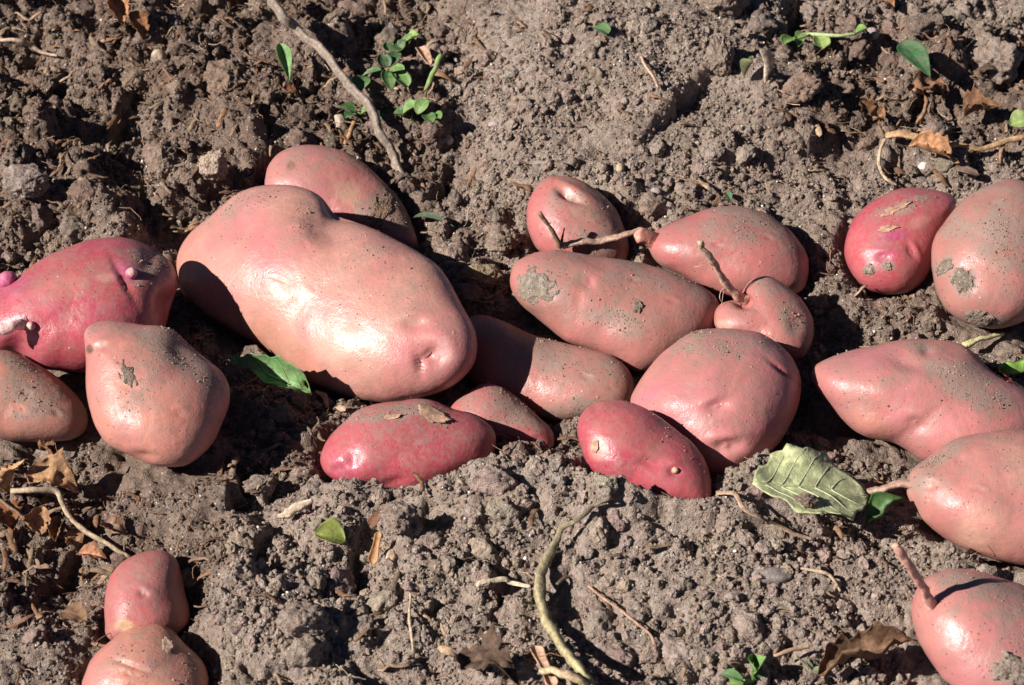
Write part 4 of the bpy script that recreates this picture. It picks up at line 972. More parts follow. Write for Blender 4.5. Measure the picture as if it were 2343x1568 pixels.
# soil grains clinging to the skins
GRAIN = [clod_shape(1, 900 + i, 4, 0.25) for i in range(6)]
for k, P in POT.items():
    r = np.random.default_rng(len(k) * 7 + int(abs(P.V[0, 0]) * 1e4))
    wgt = np.clip(P.dust, 0.02, 1.3) ** 2.4 * np.clip(0.25 + 1.6 * noise3(P.V * 55, len(k)), 0.03, 2) * np.clip(P.N[:, 2] + 0.35, 0, 1)
    area = np.ptp(P.fu) * np.ptp(P.fv)
    n = int(60 + area / 150 * min(1.0, P.dust.mean() * 1.6 + 0.1))
    pick = r.choice(len(P.V), n, p=wgt / wgt.sum())
    j = r.normal(0, 0.0012, (n, 3)); j -= (j * P.N[pick]).sum(1, keepdims=True) * P.N[pick]
    s = 0.00011 * (1 - r.uniform(size=n) * (1 - (0.00011 / 0.0009) ** 1.5)) ** (-1 / 1.5)
    c = np.array((0.30, 0.22, 0.165)) * r.uniform(0.5, 1.7, n)[:, None]
    V, F, C = scatter(GRAIN, P.V[pick] + j + P.N[pick] * s[:, None] * 0.2, s, rotmats(n, r), c)
    so = mesh_np('clinging_soil', V, F, M_SOIL, P.ob if P.ob.parent is None else P.ob, False, {'col': C}, P.V.mean(0)); so['kind'] = 'stuff'

# crumbs banked up against the potatoes
_x, _y, _z, _s = [], [], [], []
rb = np.random.default_rng(77)
for P in POT.values():
    rim = P.V[RIM]; c = rim.mean(0); out = rim - c; out[:, 2] = 0; out /= np.linalg.norm(out, axis=1, keepdims=True) + 1e-9
    for rep in range(3):
        q = rim + out * rb.uniform(0.0005, 0.006, (len(rim), 1)); h = H(q[:, 0], q[:, 1]); s_ = rb.uniform(0.0009, 0.0034, len(rim)) * rb.uniform(0.5, 1, len(rim))
        ok = (rim[:, 2] - h < 0.016) & (rim[:, 2] - h > -0.012) & (rb.uniform(size=len(rim)) < 0.55) & ~lookup(FOOT, q[:, 0], q[:, 1], False).astype(bool)
        _x += list(q[ok, 0]); _y += list(q[ok, 1]); _z += list(h[ok] + s_[ok] * 0.3); _s += list(s_[ok])
_x, _y, _z, _s = map(np.array, (_x, _y, _z, _s))
V, F, C = scatter([clod_shape(2, 700 + i, 9, 0.28, 0.1) for i in range(12)], np.stack([_x, _y, _z], 1), _s, rotmats(len(_x), rb), soil_colour(_x, _y, 3) * rb.uniform(0.8, 1.25, len(_x))[:, None])
tag(mesh_np('banked_crumbs', V, F, M_SOIL, None, False, {'col': C}), 'soil crumbs banked up against the potatoes', kind='stuff')

# ------------------------------------------------------------------ sticks, stems and straws lying about
def ground_path(pts): return [gtop(u, v, l) for u, v, l in pts]
BARK = (0.24, 0.185, 0.145); STRAW = (0.42, 0.31, 0.19); BROWNL = (0.20, 0.095, 0.05); TANL = (0.36, 0.20, 0.105)
o = stem_obj('dry_stick', ground_path([(606, -30, 0.022), (640, 30, 0.024), (682, 72, 0.022), (722, 105, 0.020), (762, 146, 0.020), (792, 186, 0.018), (812, 214, 0.017), (842, 240, 0.016), (862, 272, 0.014), (876, 310, 0.011), (896, 345, 0.008), (908, 380, 0.004), (926, 414, -0.002)]), [0.0031, 0.0030, 0.0027, 0.0028, 0.0031, 0.0028, 0.0027, 0.0028, 0.0031], BARK, M_WOOD, None, 70, 10, seed=21, wob=0.25)
tag(o, 'long bent grey brown stick reaching down from the top edge', 'stick')
main = ground_path([(1446, 1080, 0.006), (1425, 1108, 0.005), (1394, 1142, 0.004), (1360, 1158, 0.003), (1327, 1185, 0.003), (1292, 1208, 0.003), (1276, 1234, 0.004), (1254, 1268, 0.005), (1241, 1300, 0.006), (1237, 1338, 0.008), (1236, 1372, 0.007), (1248, 1412, 0.008), (1271, 1454, 0.009), (1301, 1496, 0.009), (1328, 1536, 0.010), (1358, 1582, 0.010)])
o = stem_obj('plant_stalk', main, [0.0006, 0.0008, 0.0011, 0.0012, 0.0014, 0.0019, 0.0027, 0.0030, 0.0030, 0.0028, 0.0026, 0.0026, 0.0028], (0.13, 0.095, 0.075), M_WOOD, None, 80, 10, col2=(0.36, 0.30, 0.16), seed=22, wob=0.22)
tag(o, 'curved olive tan plant stalk lying across the foreground soil', 'stalk')
for i, (lab, pts, rad, c) in enumerate([
    ('short straw lying across the lower end of the foreground stalk', [(1236, 1535, 0.008), (1262, 1533, 0.012), (1290, 1540, 0.014), (1320, 1556, 0.012), (1345, 1572, 0.01)], [0.0016, 0.002, 0.0024, 0.0016], STRAW),
    ('thin cream root piece left of the foreground stalk', [(1090, 1339, 0.002), (1118, 1332, 0.003), (1155, 1326, 0.004), (1170, 1334, 0.003), (1213, 1341, 0.003)], [0.001, 0.0013, 0.0015, 0.0012, 0.001], (0.55, 0.45, 0.32)),
    ('thin pale vertical root thread in the foreground', [(938, 1356, 0.003), (937, 1390, 0.004), (938, 1420, 0.005), (942, 1450, 0.004), (944, 1492, 0.003)], [0.0005, 0.0007, 0.0006], (0.50, 0.38, 0.26)),
    ('pale straw splinter left of centre in front of the crimson front potato', [(636, 1182, 0.003), (660, 1172, 0.004), (684, 1160, 0.005), (716, 1148, 0.004)], [0.001, 0.0026, 0.0024, 0.0012], (0.48, 0.36, 0.27)),
    ('slender grey stem arching over the dry leaf pile at left', [(26, 1124, 0.012), (80, 1120, 0.016), (128, 1122, 0.018), (145, 1160, 0.015), (172, 1196, 0.012), (215, 1228, 0.010), (255, 1247, 0.008), (298, 1275, 0.003)], [0.0016, 0.0017, 0.0016, 0.0014, 0.0013, 0.0012], (0.36, 0.27, 0.18)),
    ('thin brown stem along the left edge below the dull brown potato', [(-10, 1138, 0.01), (40, 1172, 0.011), (66, 1200, 0.009), (92, 1225, 0.005)], [0.0009, 0.001, 0.0008], (0.26, 0.16, 0.10)),
    ('pale straw between the dusty potato and the cracked one', [(2204, 793, 0.003), (2240, 779, 0.004), (2290, 762, 0.004)], [0.0022, 0.0016, 0.0012], (0.52, 0.46, 0.24)),
    ('long tan dry stem curving along the right edge, upper right', [(2026, 312, 0.008), (2060, 303, 0.012), (2095, 314, 0.012), (2140, 328, 0.010), (2190, 332, 0.010), (2240, 340, 0.010), (2290, 330, 0.010), (2352, 310, 0.010)], [0.0018, 0.0026, 0.0022, 0.0016, 0.0016, 0.0018], (0.40, 0.24, 0.13)),
    ('thin looping dry root below the orange dry leaf, upper right', [(2024, 318, 0.008), (2014, 345, 0.007), (2012, 380, 0.006), (2024, 405, 0.005), (2050, 422, 0.004)], [0.001, 0.001, 0.0008], (0.42, 0.30, 0.2)),
    ('curved rust coloured stem in the dry tangle, upper right', [(2092, 205, 0.006), (2115, 215, 0.012), (2120, 240, 0.014), (2112, 262, 0.010), (2098, 280, 0.005)], [0.0012, 0.0014, 0.0012], (0.30, 0.16, 0.09)),
    ('pale curved rootlet at the top left edge', [(-10, 92, 0.006), (40, 92, 0.010), (70, 104, 0.010), (96, 120, 0.006), (130, 128, 0.002)], [0.0012, 0.0014, 0.0012, 0.0008], (0.40, 0.29, 0.21)),
    ('short brown straw beside the white pebble near the long stick', [(788, 330, 0.002), (798, 312, 0.005), (806, 295, 0.007), (812, 280, 0.008)], [0.0012, 0.0014, 0.0012], (0.36, 0.20, 0.10)),
    ('thin forked root twig on the mound, upper right of centre', [(1466, 130, 0.004), (1476, 152, 0.006), (1492, 172, 0.006), (1506, 202, 0.003)], [0.0008, 0.0012, 0.001], (0.42, 0.28, 0.2)),
    ('fine brown rootlet at right of the foreground stalk', [(1345, 1340, 0.002), (1380, 1368, 0.003), (1420, 1396, 0.004), (1455, 1426, 0.004), (1490, 1455, 0.004), (1500, 1490, 0.003)], [0.0006, 0.0007, 0.0007, 0.0006], (0.36, 0.22, 0.15)),
    ('knotted rootlet between the crimson potato and the pale leaf', [(1640, 1128, 0.004), (1680, 1130, 0.007), (1700, 1160, 0.005), (1730, 1180, 0.004), (1775, 1200, 0.004), (1820, 1222, 0.003), (1860, 1234, 0.002)], [0.0009, 0.0012, 0.001, 0.0011, 0.0008], (0.33, 0.22, 0.15)),
    ('short rootlet right of the orange seed in the foreground', [(1832, 1300, 0.002), (1870, 1308, 0.003), (1900, 1318, 0.003), (1922, 1352, 0.002)], [0.0007, 0.0009, 0.0006], (0.42, 0.31, 0.21)),
    ('thin twig lying left of the crumpled leaf at the lower right', [(1770, 1500, 0.003), (1810, 1487, 0.004), (1850, 1480, 0.004)], [0.0008, 0.001, 0.0008], (0.36, 0.23, 0.15)),
]):
    o = stem_obj('straw' if 'straw' in lab else 'rootlet', ground_path(pts), rad, c, M_WOOD if i < 1 else M_DRY, None, 30, 7, seed=30 + i, wob=0.25)
    tag(o, lab, 'straw' if 'straw' in lab else ('stem' if 'stem' in lab else 'root'), 'plant litter on the soil')

# ------------------------------------------------------------------ leaves
GREEN = (0.07, 0.19, 0.05); DGREEN = (0.025, 0.13, 0.055); YGREEN = (0.26, 0.30, 0.06); PGREEN = (0.62, 0.65, 0.34)
def leaf(label, b, t, width, col, mat=M_LEAF, name='leaf', group=None, **kw):
    o = leaf_obj(name, gtop(*b), gtop(*t), width, col, mat, **kw)
    return tag(o, label, 'leaf', group)
leaf('green curled potato leaf with holes beside the biggest potato', (712, 905, 0.008), (514, 812, 0.020), 0.026, (0.16, 0.30, 0.10), cup=1.1, curl=0.10, roll=-24, wave=0.3, seed=41, crumple=0.07, col2=(0.11, 0.24, 0.08), hole=True, vein=0.35, serr=0.08, ribs=(0.26, 0.40, 0.17))
big = leaf('large pale green leaf lying flat in front of the slit potato', (1722, 1106, 0.008), (1985, 1134, 0.014), 0.052, PGREEN, cup=0.12, curl=0.05, serr=0.10, wave=0.10, seed=42, vein=0.45, col2=(0.54, 0.56, 0.30), shape='oval', ribs=(0.62, 0.64, 0.38), thick=0.0004)
leaf('dark green crumpled leaf beside the pale salmon potato', (1984, 1196, 0.006), (2066, 1142, 0.018), 0.020, (0.055, 0.14, 0.03), cup=1.2, curl=0.35, wave=0.3, seed=43, crumple=0.10, col2=(0.14, 0.24, 0.05))
leaf('small yellow green leaf on the soil left of centre foreground', (790, 1240, 0.003), (720, 1222, 0.007), 0.018, YGREEN, cup=0.5, curl=0.2, wave=0.12, seed=44, col2=(0.22, 0.24, 0.12), shape='oval')
leaf('smooth dark green pointed leaf near the top right', (2062, 96, 0.020), (2128, 176, 0.006), 0.019, (0.025, 0.115, 0.035), cup=0.25, curl=0.1, wave=0.04, seed=45, roll=10)
leaf('olive rolled leaf in shade near the top right', (1722, 140, 0.016), (1702, 178, 0.003), 0.013, (0.10, 0.12, 0.04), cup=1.3, curl=0.1, seed=46)
leaf('pale dry rolled leaf standing beside the olive leaf', (1738, 112, 0.026), (1750, 192, 0.002), 0.012, (0.42, 0.33, 0.24), M_DRY, cup=1.2, curl=0.12, wave=0.2, seed=47, crumple=0.06)
leaf('bright green leaf tip cut by the right edge', (2310, 288, 0.006), (2372, 280, 0.008), 0.020, (0.28, 0.38, 0.12), cup=0.3, seed=48)
leaf('tiny dark green leaf on top of the mound', (1360, 62, 0.004), (1392, 78, 0.004), 0.011, (0.055, 0.17, 0.045), cup=0.3, seed=49, shape='round')
leaf('green blade with painted shade right of the back potato', (945, 498, 0.004), (1040, 520, 0.003), 0.008, (0.022, 0.06, 0.03), cup=0.5, seed=50)  # colour darkened to paint in the shadow it lies in
leaf('narrow two tone green leaf at the upper left', (640, 100, 0.018), (662, 186, 0.006), 0.012, (0.13, 0.28, 0.07), cup=0.7, seed=51, wave=0.12)
leaf('dark moss green scrap just above the smooth pink potato', (1660, 440, 0.002), (1672, 462, 0.002), 0.006, (0.02, 0.12, 0.05), cup=0.4, seed=52)
G_DRY = 'dry brown leaves'
for i, (lab, b, t, w, c, kw) in enumerate([
    ('large curled tan dry leaf below the dull brown potato', (58, 1082, 0.020), (188, 1128, 0.012), 0.026, TANL, dict(cup=0.8, crumple=0.10, curl=0.2)),
    ('folded brown dry leaf standing at the left edge', (24, 1125, 0.006), (50, 1052, 0.030), 0.018, TANL, dict(cup=0.9, crumple=0.10)),
    ('rust brown dry leaf on the left edge under the thin stem', (-8, 1140, 0.010), (30, 1216, 0.004), 0.020, (0.26, 0.11, 0.05), dict(crumple=0.14)),
    ('brown dry leaf hanging in the hollow at left', (100, 1158, 0.012), (92, 1228, 0.004), 0.018, (0.24, 0.13, 0.07), dict(crumple=0.12, cup=0.7)),
    ('narrow brown dry leaf in the middle of the left leaf pile', (130, 1180, 0.010), (128, 1240, 0.004), 0.012, (0.26, 0.13, 0.065), dict(crumple=0.12, cup=0.9)),
    ('ribbed brown dry leaf right of the left leaf pile', (155, 1215, 0.008), (185, 1248, 0.004), 0.018, (0.28, 0.15, 0.08), dict(crumple=0.10)),
    ('veined brown dry leaf just above the bent knob', (178, 1268, 0.006), (245, 1280, 0.006), 0.015, (0.30, 0.14, 0.08), dict(crumple=0.08, vein=0.5)),
    ('curled dry leaf between the pear potato and the leaf pile', (92, 1022, 0.010), (138, 1032, 0.010), 0.018, (0.20, 0.095, 0.05), dict(crumple=0.22, cup=1.3)),
    ('grey brown dry leaf above the soil bank at left', (235, 1190, 0.006), (290, 1218, 0.008), 0.018, (0.20, 0.12, 0.08), dict(crumple=0.12)),
    ('crisp chestnut leaf at the top left edge', (248, -10, 0.028), (285, 60, 0.016), 0.020, (0.30, 0.14, 0.065), dict(crumple=0.12, cup=0.8)),
    ('twisted chestnut leaf hanging below the crisp one, top left', (298, 28, 0.022), (330, 92, 0.006), 0.016, (0.24, 0.11, 0.05), dict(crumple=0.13, cup=0.7)),
    ('orange brown dry leaf near the right edge above the crimson back potato', (2078, 335, 0.012), (2195, 372, 0.010), 0.020, (0.40, 0.20, 0.10), dict(crumple=0.10, cup=0.9)),
    ('dark twisted dry leaf at the right edge, upper right', (2200, 262, 0.010), (2290, 240, 0.018), 0.020, (0.17, 0.085, 0.045), dict(crumple=0.2, cup=1.0)),
    ('brown shrivelled leaf under the dark green pointed leaf', (2085, 190, 0.018), (2170, 215, 0.010), 0.026, (0.18, 0.095, 0.055), dict(crumple=0.2)),
    ('coarse brown rotting leaf beside the shaded hollow, upper right', (1965, 235, 0.016), (2025, 280, 0.008), 0.022, (0.20, 0.10, 0.05), dict(crumple=0.2)),
    ('reddish dry leaf at the top edge, right of centre', (1992, -8, 0.012), (2042, 24, 0.010), 0.018, (0.30, 0.15, 0.085), dict(crumple=0.08)),
    ('dark crumpled rotting leaf at the bottom edge left of the stalk', (1048, 1495, 0.008), (1188, 1555, 0.008), 0.030, (0.085, 0.052, 0.036), dict(crumple=0.16, cup=0.4)),
    ('ragged brown leaf lying at the lower right, left of the corner potato', (1870, 1548, 0.006), (2098, 1462, 0.014), 0.026, (0.15, 0.085, 0.05), dict(crumple=0.16, cup=1.1)),
    ('rusty leaf fragment left of the long stick, top left', (645, 205, 0.010), (685, 220, 0.008), 0.012, (0.22, 0.10, 0.05), dict(crumple=0.08)),
    ('small torn brown leaf at the lower left edge', (145, 1395, 0.006), (200, 1425, 0.006), 0.016, (0.15, 0.085, 0.05), dict(crumple=0.12)),
]):
    kw = dict(kw); kw.setdefault('vein', 0.3)
    leaf(lab, b, t, w, c, M_DRY, 'dry_leaf', G_DRY, wave=0.3, serr=0.12, seed=60 + i, col2=tuple(0.6 * np.array(c)), notch=1, **kw)
for i, (lab, b, t, w, c) in enumerate([
    ('flat tan strip of straw under the foreground stalk', (1222, 1478, 0.006), (1268, 1580, 0.006), 0.0085, (0.40, 0.24, 0.16)),
    ('split bark strip below the small yellow green leaf', (868, 1215, 0.010), (852, 1292, 0.004), 0.006, (0.36, 0.19, 0.09)),
    ('dark bark sliver above the pale seed in the foreground', (878, 1168, 0.008), (848, 1205, 0.004), 0.007, (0.18, 0.09, 0.055)),
    ('grey straw strip on the soil at right, near the dusty potato', (2240, 402, 0.004), (2180, 388, 0.006), 0.008, (0.24, 0.16, 0.12)),
    ('tan chip of bark just above the single green stalk', (958, 110, 0.008), (985, 150, 0.004), 0.008, (0.36, 0.22, 0.15)),
]):
    tag(leaf_obj('bark_strip', gtop(*b), gtop(*t), w, c, M_DRY, shape='strip', cup=0.5, curl=0.05, wave=0.1, seed=90 + i, thick=0.0006, vein=0), lab, 'bark strip', 'plant litter on the soil')

def seedling(label, root, leaves, stems=(), group='weed seedlings', name='weed_seedling'):
    r = gtop(*root); e = empty(name, r); tag(e, label, 'seedling', group)
    for i, (b, t, w, c, sh) in enumerate(leaves):
        leaf_obj('leaf', gtop(*b), gtop(*t), w, c, M_LEAF, e, cup=0.35, curl=0.12, wave=0.1, shape=sh, seed=100 + i + int(root[0]), vein=0.2)
    for i, (pts, rad, c) in enumerate(stems):
        stem_obj('stem', ground_path(pts), rad, c, M_LEAF, e, 16, 6, seed=3 + i, wob=0.1)
    return e
LG = (0.15, 0.28, 0.07); MG = (0.065, 0.165, 0.042); BG = (0.035, 0.10, 0.03)
seedling('trefoil weed seedling right of the long stick', (888, 172, 0.002), [((900, 165, 0.008), (933, 200, 0.008), 0.011, LG, 'round'), ((884, 160, 0.012), (894, 206, 0.004), 0.010, MG, 'oval'), ((890, 165, 0.010), (926, 160, 0.012), 0.010, LG, 'round'), ((884, 156, 0.008), (872, 126, 0.014), 0.010, BG, 'round'), ((872, 160, 0.010), (828, 176, 0.012), 0.007, MG, 'pointed'), ((838, 176, 0.012), (816, 212, 0.006), 0.013, MG, 'oval'), ((890, 150, 0.008), (912, 122, 0.012), 0.010, BG, 'round')],
         [([(886, 205, -0.002), (888, 180, 0.006), (886, 160, 0.009)], [0.0007, 0.0008], LG), ([(848, 225, 0), (842, 200, 0.006), (838, 180, 0.011)], [0.0006, 0.0007], MG)])
seedling('low weed seedling in the shade below the trefoil', (940, 262, 0.001), [((922, 262, 0.004), (962, 238, 0.008), 0.016, LG, 'pointed'), ((955, 262, 0.003), (978, 228, 0.010), 0.011, LG, 'oval'), ((930, 262, 0.002), (900, 258, 0.006), 0.009, MG, 'oval'), ((972, 262, 0.002), (990, 282, 0.003), 0.009, MG, 'oval'), ((985, 262, 0.003), (1008, 272, 0.005), 0.009, LG, 'oval')],
         [([(940, 275, -0.002), (942, 262, 0.002)], [0.0008, 0.0007], LG)])
seedling('green weed sprig just left of the bend in the stick', (800, 262, 0.001), [((815, 256, 0.004), (775, 246, 0.007), 0.011, MG, 'pointed'), ((808, 262, 0.003), (790, 270, 0.004), 0.008, MG, 'oval'), ((826, 262, 0.004), (848, 250, 0.006), 0.010, LG, 'oval'), ((850, 264, 0.003), (872, 276, 0.004), 0.008, BG, 'oval')],
         [([(800, 268, -0.002), (815, 260, 0.003), (830, 262, 0.003)], [0.0007, 0.0006], LG)])
seedling('sunlit bright weed sprig above the trefoil', (925, 108, 0.001), [((932, 98, 0.004), (958, 82, 0.010), 0.012, (0.22, 0.37, 0.07), 'oval'), ((930, 104, 0.004), (940, 78, 0.011), 0.007, LG, 'oval'), ((920, 112, 0.004), (892, 118, 0.005), 0.012, BG, 'oval'), ((918, 114, 0.003), (928, 92, 0.008), 0.008, MG, 'oval'), ((890, 116, 0.003), (884, 96, 0.009), 0.008, MG, 'oval')],
         [([(925, 118, -0.002), (927, 105, 0.004)], [0.0007, 0.0006], MG)])
o = stem_obj('green_stalk', ground_path([(972, 212, 0.002), (982, 190, 0.008), (992, 165, 0.014), (1000, 145, 0.018), (1012, 128, 0.022)]), [0.0014, 0.0017, 0.0018, 0.0014], (0.22, 0.36, 0.09), M_LEAF, None, 20, 8, seed=5, wob=0.1)
tag(o, 'single curved green stalk right of the weed seedlings', 'stalk')
seedling('uprooted pale green seedling lying near the top right', (1870, 88, 0.003), [((1955, 80, 0.008), (1982, 64, 0.012), 0.010, (0.15, 0.30, 0.06), 'oval'), ((1870, 84, 0.007), (1882, 112, 0.004), 0.012, (0.27, 0.38, 0.10), 'strip'), ((1832, 84, 0.005), (1826, 108, 0.003), 0.008, LG, 'oval'), ((1812, 86, 0.005), (1792, 102, 0.003), 0.010, (0.18, 0.34, 0.07), 'oval'), ((1845, 78, 0.006), (1822, 88, 0.005), 0.009, (0.2, 0.34, 0.08), 'oval')],
         [([(1815, 90, 0.003), (1845, 80, 0.006), (1880, 80, 0.008), (1920, 82, 0.009), (1958, 78, 0.009)], [0.0012, 0.0018, 0.0014, 0.0012, 0.0011], (0.40, 0.50, 0.22))])
seedling('fresh green seedling at the bottom edge right of centre', (1722, 1548, 0.001), [((1722, 1536, 0.006), (1752, 1502, 0.016), 0.013, (0.15, 0.30, 0.07), 'pointed'), ((1720, 1530, 0.008), (1712, 1506, 0.014), 0.011, (0.16, 0.31, 0.07), 'oval'), ((1724, 1540, 0.005), (1740, 1555, 0.004), 0.008, MG, 'oval'), ((1700, 1556, 0.004), (1650, 1540, 0.006), 0.007, (0.2, 0.38, 0.15), 'oval'), ((1700, 1560, 0.003), (1668, 1565, 0.003), 0.012, LG, 'oval')],
         [([(1722, 1560, -0.002), (1722, 1545, 0.004), (1721, 1530, 0.008)], [0.0009, 0.0009], LG), ([(1722, 1560, 0), (1702, 1556, 0.004)], [0.0007, 0.0007], LG)])
seedling('tiny grey green seedling left of the ragged lower right leaf', (1858, 1535, 0.001), [((1858, 1532, 0.003), (1842, 1512, 0.006), 0.003, (0.25, 0.30, 0.16), 'oval'), ((1858, 1532, 0.003), (1880, 1540, 0.003), 0.005, (0.25, 0.32, 0.17), 'oval')],
         [([(1850, 1548, -0.001), (1846, 1525, 0.003), (1818, 1498, 0.004)], [0.0005, 0.0005], (0.4, 0.42, 0.25))])
o = stem_obj('green_stalk', ground_path([(2294, 852, 0.004), (2318, 845, 0.006), (2360, 832, 0.008)]), [0.0034, 0.0036, 0.0034], (0.22, 0.42, 0.06), M_LEAF, None, 14, 10, seed=6, wob=0.15)
tag(o, 'thick bright green stalk at the right edge behind the cracked potato', 'stalk')

# ------------------------------------------------------------------ pebbles, seeds and single clods
def stone(name, label, cat, u, v, r, col, squash=(1, 1, 0.8), mat=M_STONE, seed=1, level=4, cuts=2, nz=0.10, rise=0.45, fine=0.0, rot=0.0, group=None, lift=0.0):
    p = gp(u, v, lift); V, F = clod_shape(level, seed, cuts, nz, fine); V = V / np.abs(V).max(0) * np.array(squash)
    cr, sr = math.cos(math.radians(rot)), math.sin(math.radians(rot)); V = V @ np.array([[cr, sr, 0], [-sr, cr, 0], [0, 0, 1]])
    c = p + np.array([0, 0, r * squash[2] * rise]) 
    C = np.tile(np.array(col, float), (len(V), 1)) * (1 + 0.15 * noise3(V * 3, seed))[:, None]
    return tag(mesh_np(name, V * r + c, F, mat, None, True, {'col': C}, c), label, cat, group)
G_P = 'pebbles and seeds on the soil'
for a in [('pebble', 'round cream pebble left of the lower end of the stick', 'pebble', 776, 290, 0.0052, (0.42, 0.33, 0.25), (0.95, 0.9, 1.0)), ('pebble', 'pale buff pebble right of the stick, above its lower end', 'pebble', 1022, 326, 0.0042, (0.42, 0.33, 0.26), (1, 0.9, 0.9)),
    ('pebble', 'chalky white stone behind the smooth pink potato', 'pebble', 1522, 478, 0.0055, (0.36, 0.30, 0.265), (1, 0.8, 0.8)), ('pebble', 'grey rounded pebble above the chalky stone', 'pebble', 1500, 442, 0.0034, (0.30, 0.25, 0.22), (1, 0.9, 0.8)),
    ('pebble', 'oblong grey pebble on the lower slope of the mound', 'pebble', 1130, 287, 0.0040, (0.34, 0.27, 0.24), (1.1, 0.5, 0.5)), ('pebble', 'tan oval pebble on the mound slope above the oblong one', 'pebble', 1176, 243, 0.0036, (0.28, 0.20, 0.16), (1.1, 0.8, 0.6)),
    ('pebble', 'buff stone among clods in the upper left', 'pebble', 364, 137, 0.0056, (0.36, 0.26, 0.19), (0.9, 0.8, 1.0)), ('pebble', 'small bright white chip below the orange dry leaf', 'pebble', 2112, 388, 0.0038, (0.66, 0.56, 0.50), (0.9, 0.8, 1.0)),
    ('pebble', 'grey flat stone half buried in the foreground at right', 'pebble', 1765, 1322, 0.0095, (0.20, 0.17, 0.152), (1.1, 0.5, 0.4)), ('pebble', 'pinkish round pebble in the upper right beside the uprooted seedling', 'pebble', 1992, 85, 0.0052, (0.30, 0.22, 0.21), (1, 0.9, 0.9)),
    ('seed', 'glossy orange seed in the right foreground', 'seed', 1901, 1290, 0.0029, (0.36, 0.15, 0.06), (1, 1, 0.9)), ('seed', 'pale tan flat seed in the foreground left of centre', 'seed', 893, 1275, 0.0052, (0.48, 0.33, 0.23), (0.6, 1.0, 0.5)),
    ('pebble', 'smooth cream pebble below the crimson back potato', 'pebble', 2036, 771, 0.0038, (0.46, 0.38, 0.28), (0.7, 1.0, 0.7)), ('pebble', 'tan pebble right of the mound foot near the round potato', 'pebble', 1418, 388, 0.0038, (0.42, 0.30, 0.20), (0.7, 1, 0.7))]:
    stone(*a, seed=int(a[3]), cuts=2, nz=0.06, group=G_P, rise=0.7 if a[3] == 776 else 0.4)
G_C = 'single clods of soil'
for lab, u, v, r, col, sq, rs in [
    ('rounded soil clod between the biggest potato and the long one', 1146, 570, 0.0120, (0.19, 0.145, 0.115), (1, 0.9, 0.8), 0.55),
    ('yellowish soil clod left of the mud patched potato', 1100, 640, 0.0130, (0.22, 0.17, 0.11), (1.1, 0.7, 0.6), 0.4),
    ('ball shaped grey clod in the foreground below the crimson front potato', 915, 1207, 0.0110, (0.20, 0.155, 0.13), (1, 0.95, 0.95), 0.6),
    ('angular pale grey clod at the left edge, upper left', 66, 430, 0.0150, (0.21, 0.165, 0.145), (1, 0.8, 0.7), 0.5),
    ('cream speckled clod left of the back potato', 492, 395, 0.0125, (0.30, 0.235, 0.185), (0.9, 0.8, 0.9), 0.5),
    ('dusty brown clod just left of the cream speckled one', 372, 405, 0.0140, (0.19, 0.14, 0.11), (0.9, 0.8, 1.0), 0.5),
    ('nodular clod in the upper left beside the long stick', 515, 205, 0.0160, (0.17, 0.12, 0.09), (1.1, 0.9, 0.8), 0.5),
    ('big brown clod in the upper left, left of centre of the clods', 310, 200, 0.0150, (0.17, 0.12, 0.09), (1.1, 0.9, 0.7), 0.5),
    ('grey clod leaning against the bent knob on its right', 428, 1335, 0.0090, (0.22, 0.175, 0.15), (1, 0.8, 0.8), 0.4),
    ('knobbly clod at the bottom, right of the knobbed potato', 690, 1440, 0.0150, (0.21, 0.165, 0.14), (1, 0.8, 0.7), 0.4),
    ('crumb of dark soil lying on the pale green leaf', 1838, 1156, 0.0066, (0.17, 0.125, 0.10), (1.2, 0.8, 0.7), 0.5),
    ('blocky clod at the top edge, right of centre', 1660, 20, 0.0170, (0.18, 0.135, 0.11), (1.1, 0.8, 0.7), 0.5),
    ('tilted pale slab of soil beside the olive leaf, upper right', 1645, 155, 0.0150, (0.20, 0.155, 0.125), (0.7, 0.9, 1.0), 0.5),
    ('square brown clod below the uprooted pale green seedling', 1825, 225, 0.0145, (0.20, 0.14, 0.11), (1.1, 0.8, 0.8), 0.5),
    ('large pale clod at the right edge, top right', 2270, 150, 0.0220, (0.20, 0.155, 0.13), (1, 0.9, 0.7), 0.4)]:
    stone('soil_clod', lab, 'soil clod', u, v, r, tuple(1.28 * np.array(col)), sq, M_SOIL, int(u + v), 5, 9, 0.22, rs, 0.13, group=G_C, lift=0.016 if 'on the pale green leaf' in lab else 0.0)

# ------------------------------------------------------------------ uncountable litter
def strip_shapes(nvar, seed):
    out = []
    for i in range(nvar):
        r = np.random.default_rng(seed + i); n = 6; t = np.linspace(-1, 1, n)
        w = r.uniform(0.08, 0.24) * np.clip(1.1 - 0.5 * np.abs(t) ** 4, 0.3, 1) * r.uniform(0.55, 1.3, n); bend = r.uniform(-0.35, 0.35); tw = r.uniform(-0.8, 0.8)
        V = []
        for k in range(n):
            c = np.array([t[k], bend * t[k] ** 2 * 0.8, r.uniform(0, 0.35) * (1 - t[k] ** 2)]); a = tw * t[k]
            s = np.array([0, math.cos(a), math.sin(a)]) * w[k]; up = np.array([0, -math.sin(a), math.cos(a)]) * 0.03
            V += [c - s - up, c + s - up, c + s * 0.8 + up, c - s * 0.8 + up]
        V = np.array(V); F = []
        for k in range(n - 1):
            a, b = 4 * k, 4 * k + 4
            F += [[a, b, b + 1, a + 1], [a + 1, b + 1, b + 2, a + 2], [a + 2, b + 2, b + 3, a + 3], [a + 3, b + 3, b, a]]
        F += [[0, 1, 2, 3], [4 * n - 1, 4 * n - 2, 4 * n - 3, 4 * n - 4]]
        out.append((V, np.array(F)))
    return out
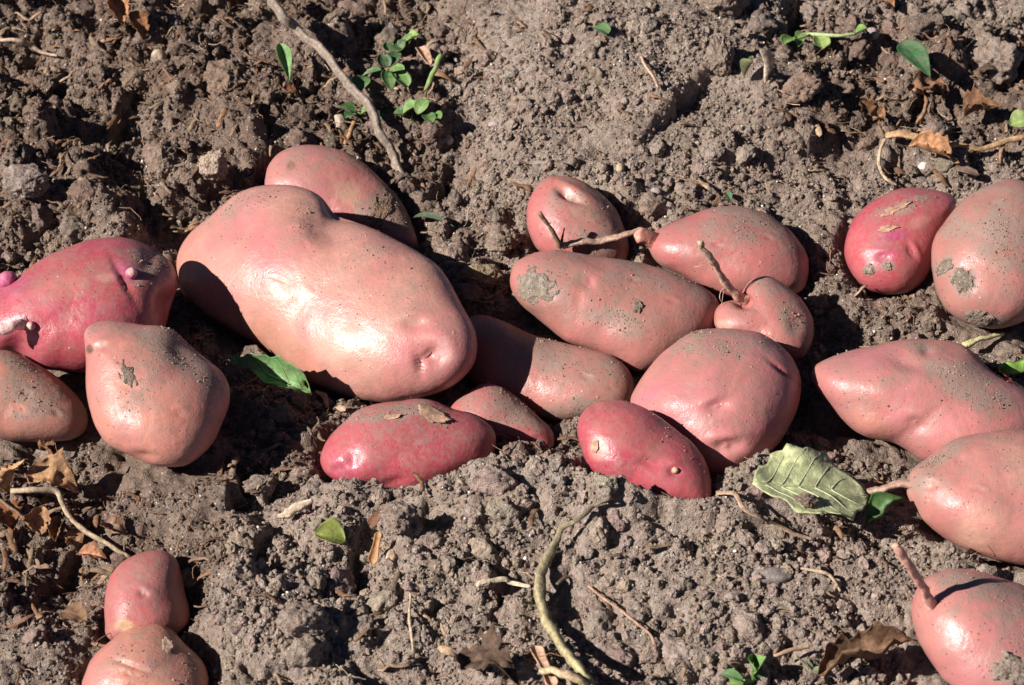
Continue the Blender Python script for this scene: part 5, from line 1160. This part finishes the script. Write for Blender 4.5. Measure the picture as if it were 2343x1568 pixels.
def fibre_shapes(nvar, seed, rad):
    out = []
    for i in range(nvar):
        r = np.random.default_rng(seed + i); P = [np.array([-1.0, 0, 0])]; a = r.uniform(-0.5, 0.5)
        for k in range(9):
            a += r.normal(0, 0.38); P.append(P[-1] + np.array([0.22 * math.cos(a), 0.22 * math.sin(a), r.normal(0, 0.05)]))
        P = np.array(P); P -= P.mean(0)
        V, F, T = tube(P, rad * np.linspace(1.1, 0.5, 10), 3, 0)
        out.append((V[:-2], F))
    return out
def litter(name, label, n, shapes, smin, smax, cols, seed, lift=0.25, dens=None, mat=M_DRY):
    r = np.random.default_rng(seed); x, y = spots(n, r, 0.003, dens); n = len(x)
    s = smin * (smax / smin) ** (r.uniform(size=n) ** 1.6)
    z = H(x, y) + np.minimum(s * lift, 0.003) + r.uniform(0, 0.0015, n)
    c = np.array(cols)[r.integers(0, len(cols), n)] * r.uniform(0.7, 1.3, n)[:, None]
    V, F, C = scatter(shapes, np.stack([x, y, z], 1), s, rotmats(n, r, True), c)
    return tag(mesh_np(name, V, F, mat, None, True, {'col': C}), label, kind='stuff')
organic = lambda x, y: np.clip(regions(x, y)[1] * 1.1, 0.12, 1)
litter('straw_chips', 'scattered brown chips of straw and bark in the soil', 3400, strip_shapes(20, 300), 0.0022, 0.0095, [(0.22, 0.12, 0.068), (0.16, 0.085, 0.05), (0.30, 0.20, 0.13), (0.20, 0.135, 0.09), (0.13, 0.082, 0.055)], 21, dens=organic)
litter('root_fibres', 'scattered thin root fibres in the soil', 1500, fibre_shapes(16, 400, 0.022), 0.004, 0.015, [(0.36, 0.23, 0.15), (0.28, 0.16, 0.10), (0.46, 0.34, 0.24)], 22, dens=organic)
litter('root_hairs', 'fine pale root hairs over the soil', 800, fibre_shapes(12, 500, 0.018), 0.003, 0.009, [(0.42, 0.30, 0.21), (0.30, 0.18, 0.11)], 23)
litter('mineral_grains', 'tiny white and buff mineral grains in the soil', 1500, [clod_shape(1, 950 + i, 4, 0.2) for i in range(6)], 0.0005, 0.0013, [(0.62, 0.56, 0.50), (0.45, 0.36, 0.28), (0.55, 0.50, 0.48)], 24, 0.2, mat=M_STONE)
